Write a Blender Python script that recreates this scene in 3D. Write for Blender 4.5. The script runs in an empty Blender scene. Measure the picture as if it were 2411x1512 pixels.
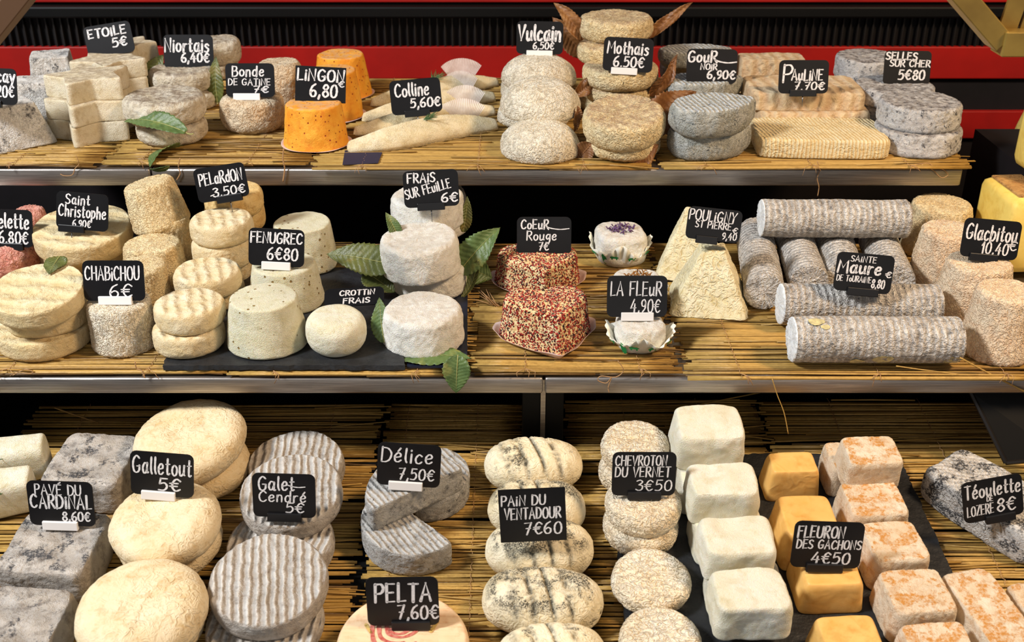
import bpy, bmesh, math, random
import numpy as np
from mathutils import Vector, Matrix, Euler

random.seed(7)
SC = bpy.context.scene
COL = SC.collection
# ------------------------------------------------------------------ camera, world, lights, exposure
F, U0, V0 = 2600.0, 1205.5, 756.0
PITCH = math.radians(27.0); TILT = math.radians(7.8)     # camera pitch; the lower deck slopes up to the back by TILT
CZ = 1.60
S1, S2, S3 = CZ - .52, CZ - .65, CZ - .937         # reed tops of the two shelves; of the deck, measured square to it
cam_d = bpy.data.cameras.new('camera'); cam = bpy.data.objects.new('camera', cam_d); COL.objects.link(cam)
cam.location = (0, 0, CZ); cam.rotation_euler = (math.pi/2 - PITCH, 0, 0)
cam_d.sensor_width = 36.0; cam_d.lens = 36.0*F/2411.0; cam_d.clip_start = .02
cam_d.dof.use_dof = True; cam_d.dof.focus_distance = 1.40; cam_d.dof.aperture_fstop = 9.0
SC.camera = cam
w = bpy.data.worlds.new('world'); SC.world = w; w.use_nodes = True
bg = w.node_tree.nodes['Background']; bg.inputs[0].default_value = (.88, .92, 1.0, 1); bg.inputs[1].default_value = .19
def area(name, loc, target, size, power, color, sy=None):
    l = bpy.data.lights.new(name, 'AREA'); l.energy = power; l.color = color; l.size = size
    if sy: l.shape = 'RECTANGLE'; l.size_y = sy
    o = bpy.data.objects.new(name, l); COL.objects.link(o); o.location = loc
    o.rotation_euler = (Vector(target) - Vector(loc)).to_track_quat('-Z', 'Y').to_euler(); return o
area('daylight_key', (-1.75, .42, 2.75), (0, 1.25, .9), .36, 78, (.97, .98, 1.0))
area('shop_lamp', (1.25, .70, 2.35), (.1, 1.25, .9), .3, 27, (1.0, .70, .42))
area('street_fill', (.5, -1.3, 1.5), (0, 1.2, .9), 1.6, 6, (1.0, .92, .82))
vs = SC.view_settings; vs.view_transform = 'Standard'; vs.look = 'None'; vs.gamma = 1; vs.use_curve_mapping = False
vs.exposure = 0.06

# ------------------------------------------------------------------ projection helpers (pixel of the photograph -> point in the room)
sp_, cp_ = math.sin(PITCH), math.cos(PITCH); CAMP = PITCH
def frame(tilt):      # work in the plane frame of a shelf that is tilted by this angle
    global sp_, cp_, PITCH
    PITCH = CAMP + tilt; sp_, cp_ = math.sin(PITCH), math.cos(PITCH)
def tilt_all(objs):   # lay what was built in the deck's own frame down on the sloping deck
    Mt = Matrix.Translation((0, 0, CZ)) @ Matrix.Rotation(TILT, 4, 'X') @ Matrix.Translation((0, 0, -CZ))
    for o in objs:
        if o.parent is None:
            M0 = Matrix.LocRotScale(o.location, o.rotation_euler, o.scale); N = Mt @ M0
            o.location = N.to_translation(); o.rotation_euler = N.to_euler()
def ray(u, v):
    a, b = (u - U0)/F, (V0 - v)/F
    return Vector((a, cp_ + b*sp_, -sp_ + b*cp_))
def on_z(u, v, z):
    r = ray(u, v); return Vector((0, 0, CZ)) + r*((z - CZ)/r.z)
def on_y(u, v, y):
    r = ray(u, v); return Vector((0, 0, CZ)) + r*(y/r.y)
def depth(p): return p.y*cp_ - (p.z - CZ)*sp_
def elev(v): return PITCH - math.atan((V0 - v)/F)
def mpp(p): return depth(p)/F

# ------------------------------------------------------------------ objects
def lin(c):
    if isinstance(c, str): c = tuple(int(c[i:i+2], 16)/255 for i in (0, 2, 4))
    return tuple((x/12.92 if x <= .04045 else ((x+.055)/1.055)**2.4) for x in c) + (1,)
def tag(o, label=None, cat=None, group=None, kind=None):
    if label: o['label'] = label
    if cat: o['category'] = cat
    if group: o['group'] = group
    if kind: o['kind'] = kind
    return o
def new_obj(name, me, parent=None):
    o = bpy.data.objects.new(name, me); COL.objects.link(o)
    if parent is not None: o.parent = parent
    return o
def empty(name, loc=(0, 0, 0), rot=(0, 0, 0)):
    o = bpy.data.objects.new(name, None); COL.objects.link(o); o.location = loc; o.rotation_euler = rot
    o.empty_display_size = .02; return o
def mesh(name, V, Fc, mat=None, smooth=True):
    me = bpy.data.meshes.new(name); me.from_pydata([tuple(p) for p in V], [], Fc)
    if mat is not None:
        for m_ in (mat if isinstance(mat, (list, tuple)) else [mat]): me.materials.append(m_)
    if smooth: me.polygons.foreach_set('use_smooth', [True]*len(me.polygons))
    me.update(); return me
class MB:
    def __init__(s): s.V = []; s.F = []; s.M = []
    def add(s, V, Fc, mi=0):
        o = len(s.V); s.V += [tuple(p) for p in V]; s.F += [tuple(i+o for i in f) for f in Fc]; s.M += [mi]*len(Fc); return s
    def box(s, lo, hi, mi=0, bev=0.0, M=None):
        x0, y0, z0 = lo; x1, y1, z1 = hi; b = bev
        if b <= 0:
            V = [(x, y, z) for z in (z0, z1) for y in (y0, y1) for x in (x0, x1)]
            Fc = [(0,2,3,1),(4,5,7,6),(0,1,5,4),(2,6,7,3),(0,4,6,2),(1,3,7,5)]
        else:
            V = []; 
            bm = bmesh.new(); bmesh.ops.create_cube(bm, size=1)
            for q in bm.verts: q.co = Vector(((x0+x1)/2 + q.co.x*(x1-x0), (y0+y1)/2 + q.co.y*(y1-y0), (z0+z1)/2 + q.co.z*(z1-z0)))
            bmesh.ops.bevel(bm, geom=list(bm.edges), offset=b, segments=2, affect='EDGES', profile=.5)
            V = [q.co.copy() for q in bm.verts]; Fc = [tuple(q.index for q in f.verts) for f in bm.faces]; bm.free()
        if M is not None: V = [M @ Vector(p) for p in V]
        return s.add(V, Fc, mi)
    def tube(s, P, r, n=6, mi=0, taper=None):
        P = [Vector(p) for p in P]; V = []; Fc = []
        up = Vector((0, 0, 1))
        for i, p in enumerate(P):
            t = (P[min(i+1, len(P)-1)] - P[max(i-1, 0)]).normalized()
            a = t.cross(up); a = a.normalized() if a.length > .05 else Vector((1, 0, 0)); b = t.cross(a)
            rr = r if taper is None else r*taper[i]
            for k in range(n):
                q = 2*math.pi*k/n; V.append(p + (a*math.cos(q) + b*math.sin(q))*rr)
        for i in range(len(P)-1):
            for k in range(n):
                Fc.append((i*n+k, i*n+(k+1) % n, (i+1)*n+(k+1) % n, (i+1)*n+k))
        Fc.append(tuple(range(n))[::-1]); Fc.append(tuple((len(P)-1)*n+k for k in range(n)))
        return s.add(V, Fc, mi)
    def mesh(s, name, mats, smooth=True):
        me = mesh(name, s.V, s.F, mats, smooth); me.polygons.foreach_set('material_index', s.M); return me
    def obj(s, name, mats, parent=None, smooth=True): return new_obj(name, s.mesh(name, mats, smooth), parent)

# ------------------------------------------------------------------ numpy value noise
def _h(ix, iy, iz, s):
    n = (ix*374761393 + iy*668265263 + iz*2147483647 + s*974634777) & 0xffffffff
    n = ((n ^ (n >> 13))*1274126177) & 0xffffffff
    n = (n ^ (n >> 16)) & 0xffffffff
    n = (n*2246822519) & 0xffffffff
    return ((n ^ (n >> 15)) & 0xffff)/32767.5 - 1
def vn(p, s=0):
    i = np.floor(p).astype(np.int64); f = p - i; f = f*f*f*(f*(f*6-15)+10)
    r = 0
    for dx in (0, 1):
        for dy in (0, 1):
            for dz in (0, 1):
                wt = (f[:,0] if dx else 1-f[:,0])*(f[:,1] if dy else 1-f[:,1])*(f[:,2] if dz else 1-f[:,2])
                r = r + wt*_h(i[:,0]+dx, i[:,1]+dy, i[:,2]+dz, s)
    return r
def fbm(p, s=0, o=3):
    r = 0; a = 1
    for k in range(o): r = r + a*vn(p*(2**k) + 17.3*k, s+k); a *= .5
    return r/1.6
def worms(p, s=0):
    q = p + .9*np.stack([vn(p*.6+3.1, s+5), vn(p*.6+9.2, s+6), vn(p*.6+5.7, s+7)], 1)
    return 1 - 2.2*np.abs(vn(q, s))

# ------------------------------------------------------------------ outlines r(theta)
NT = 144
TH = np.arange(NT)*2*np.pi/NT
def circ(): return np.ones(NT)
def sup(a=1., b=1., n=5.): return 1/((np.abs(np.cos(TH))/a)**n + (np.abs(np.sin(TH))/b)**n)**(1/n)
def poly(pts, sm=2):
    pts = np.array(pts, float); r = np.zeros(NT); Q = np.roll(pts, -1, 0)
    for i, t in enumerate(TH + 1e-5):
        d = np.array([math.cos(t), math.sin(t)]); best = 0
        for a, b in zip(pts, Q):
            e = b - a; den = d[0]*e[1] - d[1]*e[0]
            if abs(den) < 1e-12: continue
            k = (a[0]*e[1] - a[1]*e[0])/den; m_ = (a[0]*d[1] - a[1]*d[0])/den
            if k > 0 and -1e-9 <= m_ <= 1+1e-9: best = max(best, k)
        r[i] = best
    for _ in range(sm): r = (np.roll(r, 1) + 2*r + np.roll(r, -1))/4
    return r
def star(inner=.60):
    return poly([((1 if k % 2 == 0 else inner)*math.cos(k*math.pi/5), (1 if k % 2 == 0 else inner)*math.sin(k*math.pi/5)) for k in range(10)], 2)
def heart():          # tip towards -y
    P = []
    for k in range(60):
        t = 2*math.pi*k/60
        P.append((16*math.sin(t)**3/16.5, (13*math.cos(t) - 4.2*math.cos(2*t) - 1.6*math.cos(3*t) - .6*math.cos(4*t) + 1.5)/16.5))
    h = [(0, -1.08), (.50, -.58), (.90, -.12), (.98, .22), (.84, .55), (.52, .70), (.2, .62), (0, .44)]
    return poly(h + [(-x, y) for x, y in h[-2:0:-1]], 1)
def almond():         # point towards +x
    return poly([(1.12, 0), (.8, .36), (.35, .60), (-.2, .66), (-.7, .52), (-.98, .2), (-.98, -.2), (-.7, -.52), (-.2, -.66), (.35, -.60), (.8, -.36)], 1)
def halfmoon():       # flat cut towards +y
    P = [(math.cos(a), math.sin(a) + .42) for a in np.linspace(math.pi, 2*math.pi, 28)]
    return poly(P, 1)

def body(R, H, out, rot=0., taper=1., et=(.12, .22), eb=(.08, .15), bulge=0., dome=0., ns=14, nr=12):
    """closed solid: bottom centre, bottom arc, side, top arc, top centre; et/eb = edge rounding as shares of R and H"""
    S, Z = [], []
    for k in range(4): S.append((1-eb[0])*(k+.0)/4); Z.append(0)
    for k in range(6):
        a = k/5*math.pi/2; S.append(1-eb[0]+eb[0]*math.sin(a)); Z.append(eb[1]*(1-math.cos(a)))
    z0, z1 = eb[1], 1-et[1]
    for k in range(1, ns): S.append(1); Z.append(z0+(z1-z0)*k/ns)
    for k in range(8):
        a = k/7*math.pi/2; S.append(1-et[0]+et[0]*math.cos(a)); Z.append(z1+et[1]*math.sin(a))
    s_top = 1-et[0]
    for k in range(1, nr+1): S.append(s_top*(1-k/nr)); Z.append(1)
    S, Z = np.array(S), np.array(Z)
    top = np.zeros(len(S)); top[-nr-1:] = 1
    rad = S*(1+(taper-1)*Z)*(1+bulge*np.sin(np.pi*np.clip(Z, 0, 1)))
    zz = Z*H + top*dome*(1-(S/max(s_top, 1e-6))**2)
    c, s = np.cos(TH+rot), np.sin(TH+rot)
    V = [np.array([[0, 0, zz[0]]])]; Fc = []
    L = len(S)
    for i in range(1, L-1):
        V.append(np.stack([R*rad[i]*out*c, R*rad[i]*out*s, np.full(NT, zz[i])], 1))
    V.append(np.array([[0, 0, zz[-1]]])); V = np.concatenate(V)
    n = NT; j = np.arange(n); jn = (j+1) % n
    Fc += [(0, 1+int(b), 1+int(a)) for a, b in zip(j, jn)]
    for i in range(L-3):
        o = 1+i*n; Fc += [(o+int(a), o+int(b), o+n+int(b), o+n+int(a)) for a, b in zip(j, jn)]
    o = 1+(L-3)*n; e = len(V)-1; Fc += [(o+int(a), o+int(b), e) for a, b in zip(j, jn)]
    return V, Fc
def dress(me, lump=(.0, 30), wr=(.0, 250), seed=0, extra=None, keep_base=True):
    n = len(me.vertices); co = np.empty(n*3); me.vertices.foreach_get('co', co); co = co.reshape(-1, 3)
    no = np.empty(n*3); me.vertex_normals.foreach_get('vector', no); no = no.reshape(-1, 3)
    o = np.array([seed*1.37, seed*2.11, seed*.77])
    d = np.zeros(n)
    if lump[0]: d += lump[0]*fbm(co*lump[1]+o, seed)
    if wr[0]: d += wr[0]*worms(co*wr[1]+o, seed)
    if extra is not None: d += extra(co, no)
    new = co + no*d[:, None]
    if keep_base: new[:, 2] = np.where(co[:, 2] < 1e-5, 0, np.maximum(new[:, 2], 0))
    me.vertices.foreach_set('co', new.reshape(-1)); me.update()
# ------------------------------------------------------------------ materials
class G:
    def __init__(s, name, rough=.6, spec=.35, sss=0., sr=.004):
        s.m = bpy.data.materials.new(name); s.m.use_nodes = True; s.t = s.m.node_tree; s.n = s.t.nodes
        s.p = s.n['Principled BSDF']; s.p.inputs['Roughness'].default_value = rough; s.p.inputs['Specular IOR Level'].default_value = spec
        if sss:
            s.p.inputs['Subsurface Weight'].default_value = sss; s.p.inputs['Subsurface Radius'].default_value = (1, .7, .4); s.p.inputs['Subsurface Scale'].default_value = sr
        s.co = None
    def link(s, a, b): s.t.links.new(a, b)
    def new(s, t, **k):
        n = s.n.new(t)
        for a, b in k.items(): setattr(n, a, b)
        return n
    def setin(s, n, i, v):
        if hasattr(v, 'is_output') or isinstance(v, bpy.types.NodeSocket): s.link(v, n.inputs[i])
        else: n.inputs[i].default_value = v
    def coord(s, scale=(1, 1, 1), rnd=True):
        if s.co is None:
            tc = s.new('ShaderNodeTexCoord'); s.co = tc.outputs['Object']
            if rnd:
                oi = s.new('ShaderNodeObjectInfo'); a = s.new('ShaderNodeVectorMath', operation='SCALE'); a.inputs[0].default_value = (3.1, 4.7, 2.3)
                s.link(oi.outputs['Random'], a.inputs['Scale'])
                b = s.new('ShaderNodeVectorMath', operation='ADD'); s.link(s.co, b.inputs[0]); s.link(a.outputs[0], b.inputs[1]); s.raw = s.co; s.co = b.outputs[0]
            else: s.raw = s.co
        if tuple(scale) == (1, 1, 1): return s.co
        m = s.new('ShaderNodeVectorMath', operation='MULTIPLY'); s.link(s.co, m.inputs[0]); m.inputs[1].default_value = scale; return m.outputs[0]
    def noise(s, scale, detail=3, rough=.55, dist=0., vec=None):
        n = s.new('ShaderNodeTexNoise'); n.inputs['Scale'].default_value = scale; n.inputs['Detail'].default_value = detail
        n.inputs['Roughness'].default_value = rough; n.inputs['Distortion'].default_value = dist
        s.link(vec if vec is not None else s.coord(), n.inputs['Vector']); return n.outputs['Fac']
    def math(s, op, a, b=0., c=None, clamp=False):
        n = s.new('ShaderNodeMath', operation=op); n.use_clamp = clamp; s.setin(n, 0, a); s.setin(n, 1, b)
        if c is not None: s.setin(n, 2, c)
        return n.outputs[0]
    def ramp(s, f, stops, interp='LINEAR'):
        r = s.new('ShaderNodeValToRGB'); s.link(f, r.inputs[0]); e = r.color_ramp.elements; r.color_ramp.interpolation = interp
        while len(e) < len(stops): e.new(.5)
        for k, (p, c) in enumerate(stops): e[k].position = p; e[k].color = lin(c) if not isinstance(c, (int, float)) else (c, c, c, 1)
        return r.outputs[0]
    def mix(s, f, a, b, mode='MIX'):
        n = s.new('ShaderNodeMix', data_type='RGBA', blend_type=mode)
        s.setin(n, 0, f)
        for i, v in ((6, a), (7, b)):
            if isinstance(v, str): v = lin(v)
            s.setin(n, i, v)
        return n.outputs[2]
    def bump(s, h, dist, strength=1.):
        b = s.new('ShaderNodeBump'); b.inputs['Distance'].default_value = dist; b.inputs['Strength'].default_value = strength
        s.link(h, b.inputs['Height']); s.link(b.outputs[0], s.p.inputs['Normal'])
    def done(s, col):
        if isinstance(col, str): s.p.inputs['Base Color'].default_value = lin(col)
        else: s.link(col, s.p.inputs['Base Color'])
        return s.m
    def sep(s, which, normal=False):
        if normal:
            g = s.new('ShaderNodeNewGeometry'); vt = s.new('ShaderNodeVectorTransform', vector_type='NORMAL', convert_from='WORLD', convert_to='OBJECT'); s.link(g.outputs['Normal'], vt.inputs[0]); src = vt.outputs[0]
        else: s.coord(); src = s.raw
        x = s.new('ShaderNodeSeparateXYZ'); s.link(src, x.inputs[0]); return x.outputs[which]

def rind(name, hi, mid, lo, wsc=330, wd=.0011, fine=900, stripes=None, patch=None, spots=None, crumb=None, rough=.75, sss=.12, mottle=38, contrast=.5, stretch=(1, 1, 1), top=None, fd=.3, cuts=None, speck=(420, .38, .52), soft=False, cover=.30):
    """a cheese rind: wormy wrinkles (relief), bloom of colour hi over mid, blotches of lo.
    stripes=(axis vector, scale, depth)  patch=(colour, amount, scale, top only)  spots=(colour, scale, size)  top=(colour, amount)"""
    g = G(name, rough=rough, spec=.25, sss=sss, sr=.004)
    vec = g.coord(stretch)
    n1 = g.noise(wsc*(.30 if soft else .62), 5 if soft else 1.5, .62 if soft else .5, .3 if soft else 1.0, vec)
    r1 = g.math('ABSOLUTE', g.math('SUBTRACT', n1, .5)); ridge = g.ramp(n1, [(.30, 0.), (.72, 1.)]) if soft else g.ramp(g.math('MULTIPLY', r1, 5.), [(0., 1.), (.2, .9), (.6, .3), (1., 0.)])
    area_ = g.ramp(g.noise(wsc*.09, 2, .5), [(.36, cover), (.62, 1.)])
    fn = g.noise(fine, 3, .6)
    mo = g.noise(mottle, 4, .6)
    h = g.math('ADD', g.math('MULTIPLY', ridge, area_), g.math('MULTIPLY', fn, fd*1.5))
    col = g.mix(g.ramp(mo, [(.5-contrast*.28, 0.), (.5+contrast*.28, 1.)]), mid, hi)
    bl = g.noise(mottle*2.4, 5, .65)
    col = g.mix(g.ramp(bl, [(.50, 0.), (.68, .8)]), col, lo)
    col = g.mix(g.ramp(g.noise(mottle*.7, 3, .6), [(.46, 0.), (.70, .45)]), col, mid)
    col = g.mix(g.math('MULTIPLY', ridge, .38), col, hi)
    if top:
        z = g.sep(2, True); col = g.mix(g.math('MULTIPLY', g.ramp(z, [(.55, 0.), (.85, 1.)]), g.ramp(g.noise(110, 4, .6), [(.35, 0.), (.62, top[1])])), col, top[0])
    if stripes:
        d = g.new('ShaderNodeVectorMath', operation='DOT_PRODUCT'); g.coord(); g.link(g.raw, d.inputs[0]); d.inputs[1].default_value = stripes[0]
        ph = g.math('ADD', g.math('MULTIPLY', d.outputs['Value'], stripes[1]), g.math('MULTIPLY', g.noise(45, 2), 5.0))
        s_ = g.math('SINE', ph); s01 = g.math('MULTIPLY_ADD', s_, .5, .5)
        if len(stripes) > 3:   # only on top faces
            z = g.sep(2, True); s01 = g.math('MULTIPLY', s01, g.ramp(z, [(.5, 0.), (.8, 1.)]))
        h = g.math('ADD', h, g.math('MULTIPLY', s01, stripes[2]))
        col = g.mix(g.math('MULTIPLY', g.math('SUBTRACT', 1., s01), min(.6, .16+stripes[2]*.17)), col, lo)
    if cuts:
        at = g.new('ShaderNodeAttribute', attribute_name='cut'); f = g.math('MULTIPLY', at.outputs['Fac'], g.ramp(g.noise(120, 4, .7), [(.38, .15), (.56, 1.)]))
        col = g.mix(g.math('MULTIPLY', f, cuts[1]), col, cuts[0])
    if patch:
        a = g.ramp(g.noise(patch[2], 5, .7), [(.60-patch[1]*.3, 0.), (.66-patch[1]*.3, .92)])
        a = g.math('MULTIPLY', a, g.ramp(g.noise(speck[0], 2, .6), [(speck[1], 0.25), (speck[2], 1.)]))
        if patch[3]:
            z = g.sep(2, True); a = g.math('MULTIPLY', a, g.ramp(z, [(.45, 0.), (.8, 1.)]))
        col = g.mix(a, col, patch[0])
    if spots:
        v = g.new('ShaderNodeTexVoronoi'); v.inputs['Scale'].default_value = spots[1]; g.link(g.coord(), v.inputs['Vector'])
        d = g.math('ADD', v.outputs['Distance'], g.math('MULTIPLY', g.noise(400, 2), .15))
        rnd = g.new('ShaderNodeSeparateColor'); g.link(v.outputs['Color'], rnd.inputs[0])
        a = g.math('MULTIPLY', g.ramp(d, [(spots[2], 1.), (spots[2]+.08, 0.)]), g.math('GREATER_THAN', rnd.outputs[0], spots[3] if len(spots) > 3 else .55))
        col = g.mix(a, col, spots[0]); h = g.math('SUBTRACT', h, g.math('MULTIPLY', a, 1.1))
    g.bump(h, wd*(3.4 if soft else 1.25), 1.0)
    return g.done(col)

M = {}
M['star'] = rind('star_rind', 'f4ead2', 'e2cfa6', 'c2a878', wsc=120, wd=.0006, fd=.6, contrast=.9, top=('9c8468', .75), soft=True)
M['pyramid_ash'] = rind('ash_pyramid', 'e4e2dd', 'b5ada2', '66625f', wsc=420, wd=.0009, contrast=.7, patch=('4b4a4c', .1, 60, False))
M['niort'] = rind('leaf_goat_rind', 'f2ebda', 'd9c7a4', '9e8a70', wsc=300, wd=.0016, top=('8a7460', .8), contrast=.7, soft=True)
M['bonde'] = rind('brown_wrinkled_rind', 'eadcc0', 'c9a880', '93714e', wsc=260, wd=.0016, contrast=.7, cover=.8)
M['lingon'] = rind('orange_paste', 'f8b640', 'ef9722', 'e07a1c', wsc=90, wd=.0006, spots=('a8321c', 160, .22, .5), mottle=30, rough=.6, sss=.25, top=('d9a878', .9), soft=True)
M['colline'] = rind('pale_log_rind', 'efe2c2', 'dfcb9a', 'c8af76', wsc=700, wd=.0005, contrast=.6, mottle=25, fd=1.0)
M['vulcain'] = rind('dome_rind', 'f2ead6', 'dccdb0', 'b8a88c', wsc=280, wd=.0019, contrast=.5, patch=('8f959a', -.45, 30, True), cover=.8)
M['mothais'] = rind('cream_wrinkled_rind', 'f0dfb6', 'dfc28a', 'b8935a', wsc=290, wd=.0017, contrast=.7, top=('b09274', .85), cover=.8)
M['gour'] = rind('blue_black_rind', 'e8e9e4', 'b9b59c', '5b6160', wsc=380, wd=.0014, contrast=.9, top=('d4dade', .8), stripes=((.97, .25, 0), 900, 1.6, True), patch=('3d444a', .0, 90, False))
M['pauline'] = rind('ridged_cream_rind', 'f4e5bd', 'e8cf98', 'd3b070', wsc=200, wd=.0013, contrast=.6, stripes=((1, .12, 0), 1150, 1.2))
M['pauline_b'] = rind('tiled_cream_rind', 'f0dcb6', 'e3c498', 'c99f78', wsc=300, wd=.0012, contrast=.7, stripes=((1, .05, 0), 320, 1.3), soft=True)
M['selles'] = rind('ash_disc_rind', 'e9e7e3', 'b9b6b3', '4f4f53', wsc=360, wd=.0014, contrast=.95, top=('6b5f58', .75), patch=('3e4148', .1, 110, False), soft=True)
M['redcheese'] = rind('red_speckled_rind', 'e9b4a2', 'cf7c6c', 'a94642', wsc=300, wd=.0016, contrast=.9, mottle=80)
M['christo'] = rind('pale_yellow_disc_rind', 'f4e6bf', 'ecd6a2', 'd7b67c', wsc=380, wd=.0010, contrast=.6, stripes=((.12, 1, 0), 260, 1.3, True), soft=True)
M['chabi'] = rind('straw_wrinkled_rind', 'f2dfb4', 'dfbf88', 'bc9560', wsc=400, wd=.0015, contrast=.6, cover=.8)
M['chabi_w'] = rind('white_wrinkled_rind', 'f6eedb', 'e6d4b2', 'c9ae86', wsc=360, wd=.0022, contrast=.6, cover=.8)
M['pelard'] = rind('smooth_cream_rind', 'f5ebcf', 'ead3a0', 'cfae72', wsc=260, wd=.0009, contrast=.8, stripes=((.95, .3, 0), 420, 1.0, True), soft=True)
M['pelard_o'] = rind('amber_cream_rind', 'efd49a', 'dfb56c', 'bf8f4c', wsc=180, wd=.0009, contrast=.7, soft=True)
M['fenu'] = rind('seeded_fresh_paste', 'f4efd4', 'ebe4c0', 'd8cd9e', wsc=110, wd=.0008, spots=('a08046', 130, .24, .62), fd=.7, rough=.55, sss=.3, soft=True)
M['fresh'] = rind('fresh_white_paste', 'f6f2de', 'ece3c2', 'd6c898', wsc=120, wd=.0008, fd=.5, rough=.55, sss=.3, soft=True)
M['frais'] = rind('chalk_white_rind', 'f7f5ec', 'eee8da', 'd2c8b6', wsc=150, wd=.0013, contrast=.5, top=('d0c4b4', .5), sss=.2, soft=True)
M['heartp'] = rind('cream_heart_paste', 'f0dcae', 'e2c084', 'c99a58', wsc=160, wd=.0008)
M['pouli'] = rind('ivory_pyramid_rind', 'f0e8ca', 'dccd9a', 'b8a468', wsc=200, wd=.0012, contrast=.9)
M['maure'] = rind('ash_log_rind', 'efebe3', 'b5aba1', '4a4543', wsc=300, wd=.0018, contrast=.7, patch=('3a3a3d', -.15, 70, False), stripes=((0, 0, 1), 720, .9), cover=.8)
M['maure_in'] = rind('white_log_cut', 'eef0ef', 'd8dcde', 'b5babc', wsc=500, wd=.0005, contrast=.5)
M['clac'] = rind('pink_straw_wrinkled_rind', 'f4e2c4', 'e4c09a', 'c9986a', wsc=320, wd=.0015, contrast=.8, cover=.8)
M['pave'] = rind('grey_slab_rind', 'e6e0d8', 'b5a897', '5a5049', wsc=330, wd=.0015, contrast=.9, mottle=34, patch=('45464a', .25, 48, True), stripes=((.1, 1, 0), 190, .7, True), stretch=(.7, 1, 1), soft=True)
M['gallet'] = rind('cream_pillow_rind', 'e9d9b8', 'dbc190', 'c29f66', wsc=210, wd=.0007, contrast=.7, mottle=20)
M['galet'] = rind('grey_ribbed_rind', 'ece9e2', 'c9beb0', '8a7a6a', wsc=480, wd=.0010, contrast=.8, stripes=((1, .05, 0), 690, 1.7, True), soft=True)
M['delice'] = rind('white_grey_half_rind', 'eceae5', 'bdb8af', '50504f', wsc=420, wd=.0013, contrast=.9, patch=('45474a', .0, 110, False), stripes=((.8, .6, 0), 1000, .8, True), soft=True)
M['loaf'] = rind('loaf_rind', 'f4e9cb', 'e4d2a8', 'c6b184', wsc=240, wd=.0008, contrast=.6, patch=('3c3b32', .12, 34, True), cuts=('2e2d27', .85), mottle=26, speck=(650, .42, .55))
M['loaf_dark'] = rind('loaf_rind_dark', 'f0e5c8', 'dccaa0', 'b3a27a', wsc=240, wd=.0008, contrast=.6, patch=('33332d', .42, 34, True), cuts=('282823', .95), mottle=26, speck=(650, .42, .55))
M['chevro'] = rind('white_worm_rind', 'f5ead4', 'e8d3ae', 'd3b488', wsc=300, wd=.0022, contrast=.4, stretch=(.8, 1, 1), fd=.15, cover=.8)
M['brick'] = rind('white_brick_paste', 'f5f2e2', 'ebe5ca', 'd6cba2', wsc=70, wd=.0007, fd=.5, rough=.6, sss=.3, mottle=20, soft=True)
M['fleuron'] = rind('caramel_wax', 'e9bd72', 'dda958', 'c98f40', wsc=60, wd=.0004, fd=.15, rough=.42, sss=.3, mottle=20, contrast=.5)
M['orangeb'] = rind('orange_washed_rind', 'f2e6d0', 'dcbd94', 'c48f54', wsc=260, wd=.0009, contrast=.9, mottle=40, patch=('cf8c34', .35, 55, True), speck=(260, .35, .60), soft=True)
M['teou'] = rind('blue_marbled_rind', 'eeebe4', 'cfc8be', '34363c', wsc=300, wd=.0016, contrast=.9, mottle=60, patch=('22242a', .35, 52, False), stripes=((.2, 1, 0), 900, .6, True))
M['pelta'] = rind('smooth_washed_rind', 'f0d6b0', 'e4b88c', 'cf9360', wsc=60, wd=.0004, rough=.4, contrast=.9, fd=.1, stretch=(.3, 3, 1), mottle=30)
M['hard'] = rind('yellow_hard_paste', 'f0d472', 'e6c25a', 'd2a640', wsc=60, wd=.0002, fd=.1, rough=.5, sss=.2, mottle=15)
M['hard_rind'] = rind('brown_hard_rind', 'c79a5c', '9a6c3c', '6c4526', wsc=160, wd=.001)
M['gourd'] = rind('waxy_yellow_rind', 'd9bf6a', 'c2a14c', '8c6c30', wsc=40, wd=.0005, fd=.1, rough=.45, mottle=18)

def simple(name, col, rough=.5, spec=.4, metal=0., bump=None, var=None):
    g = G(name, rough, spec); g.p.inputs['Metallic'].default_value = metal
    c = col
    if var: c = g.mix(g.ramp(g.noise(var[0], 4, .6), [(.35, 0.), (.65, 1.)]), col, var[1])
    if bump: g.bump(g.noise(bump[0], 4, .6, bump[2] if len(bump) > 2 else 0), bump[1])
    return g.done(c)
M['board'] = simple('black_card', '09080a', .38, .35, var=(30, '0f0e10'))
M['ink'] = simple('white_chalk_ink', 'e9e7e6', .8, .1, var=(500, 'd0cecf'))
M['clip_w'] = simple('white_plastic', 'e6e3e0', .4)
M['clip_b'] = simple('black_plastic', '141416', .35)
M['spike'] = simple('pin_steel', '888a8c', .3, metal=1)
M['slate'] = simple('slate', '17181a', .5, .5, bump=(90, .0016), var=(40, '26282b'))
M['sheet'] = simple('navy_sheet', '141a2c', .45, .4, var=(20, '1c2132'))
M['twine'] = simple('twine', 'b08a62', .9, .1, bump=(1500, .0003))
M['green'] = simple('herb_green', '3d5a34', .6, var=(300, '5f7c4a'))
M['petal'] = simple('dry_purple_petal', '4a3058', .8, var=(300, '7a5a80'))
M['flake'] = simple('brown_flake', '8a5a28', .7, var=(200, 'b07a3c'))
M['print_green'] = simple('green_print', '1f8a4a', .6)
M['print_red'] = simple('red_print', 'b0483a', .7, var=(300, 'c98070'))
M['print_gold'] = simple('gold_print', 'c9a860', .7)
M['black'] = simple('black_panel', '050505', .55, .2)
M['black_soft'] = simple('black_matt', '0b090a', .7, .3, var=(8, '161013'))
M['rib'] = simple('dark_rib', '15110f', .45, .4)
M['red'] = simple('red_lacquer', 'a3160f', .5, .3, var=(6, '8c120d'))
M['brass'] = simple('gold_paint', 'a88c44', .38, .5, metal=.5, var=(15, '8a6f34'))
M['brown'] = simple('brown_board', '5c4028', .6)
M['scar'] = simple('navy_felt', '2a2338', .9)
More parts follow.
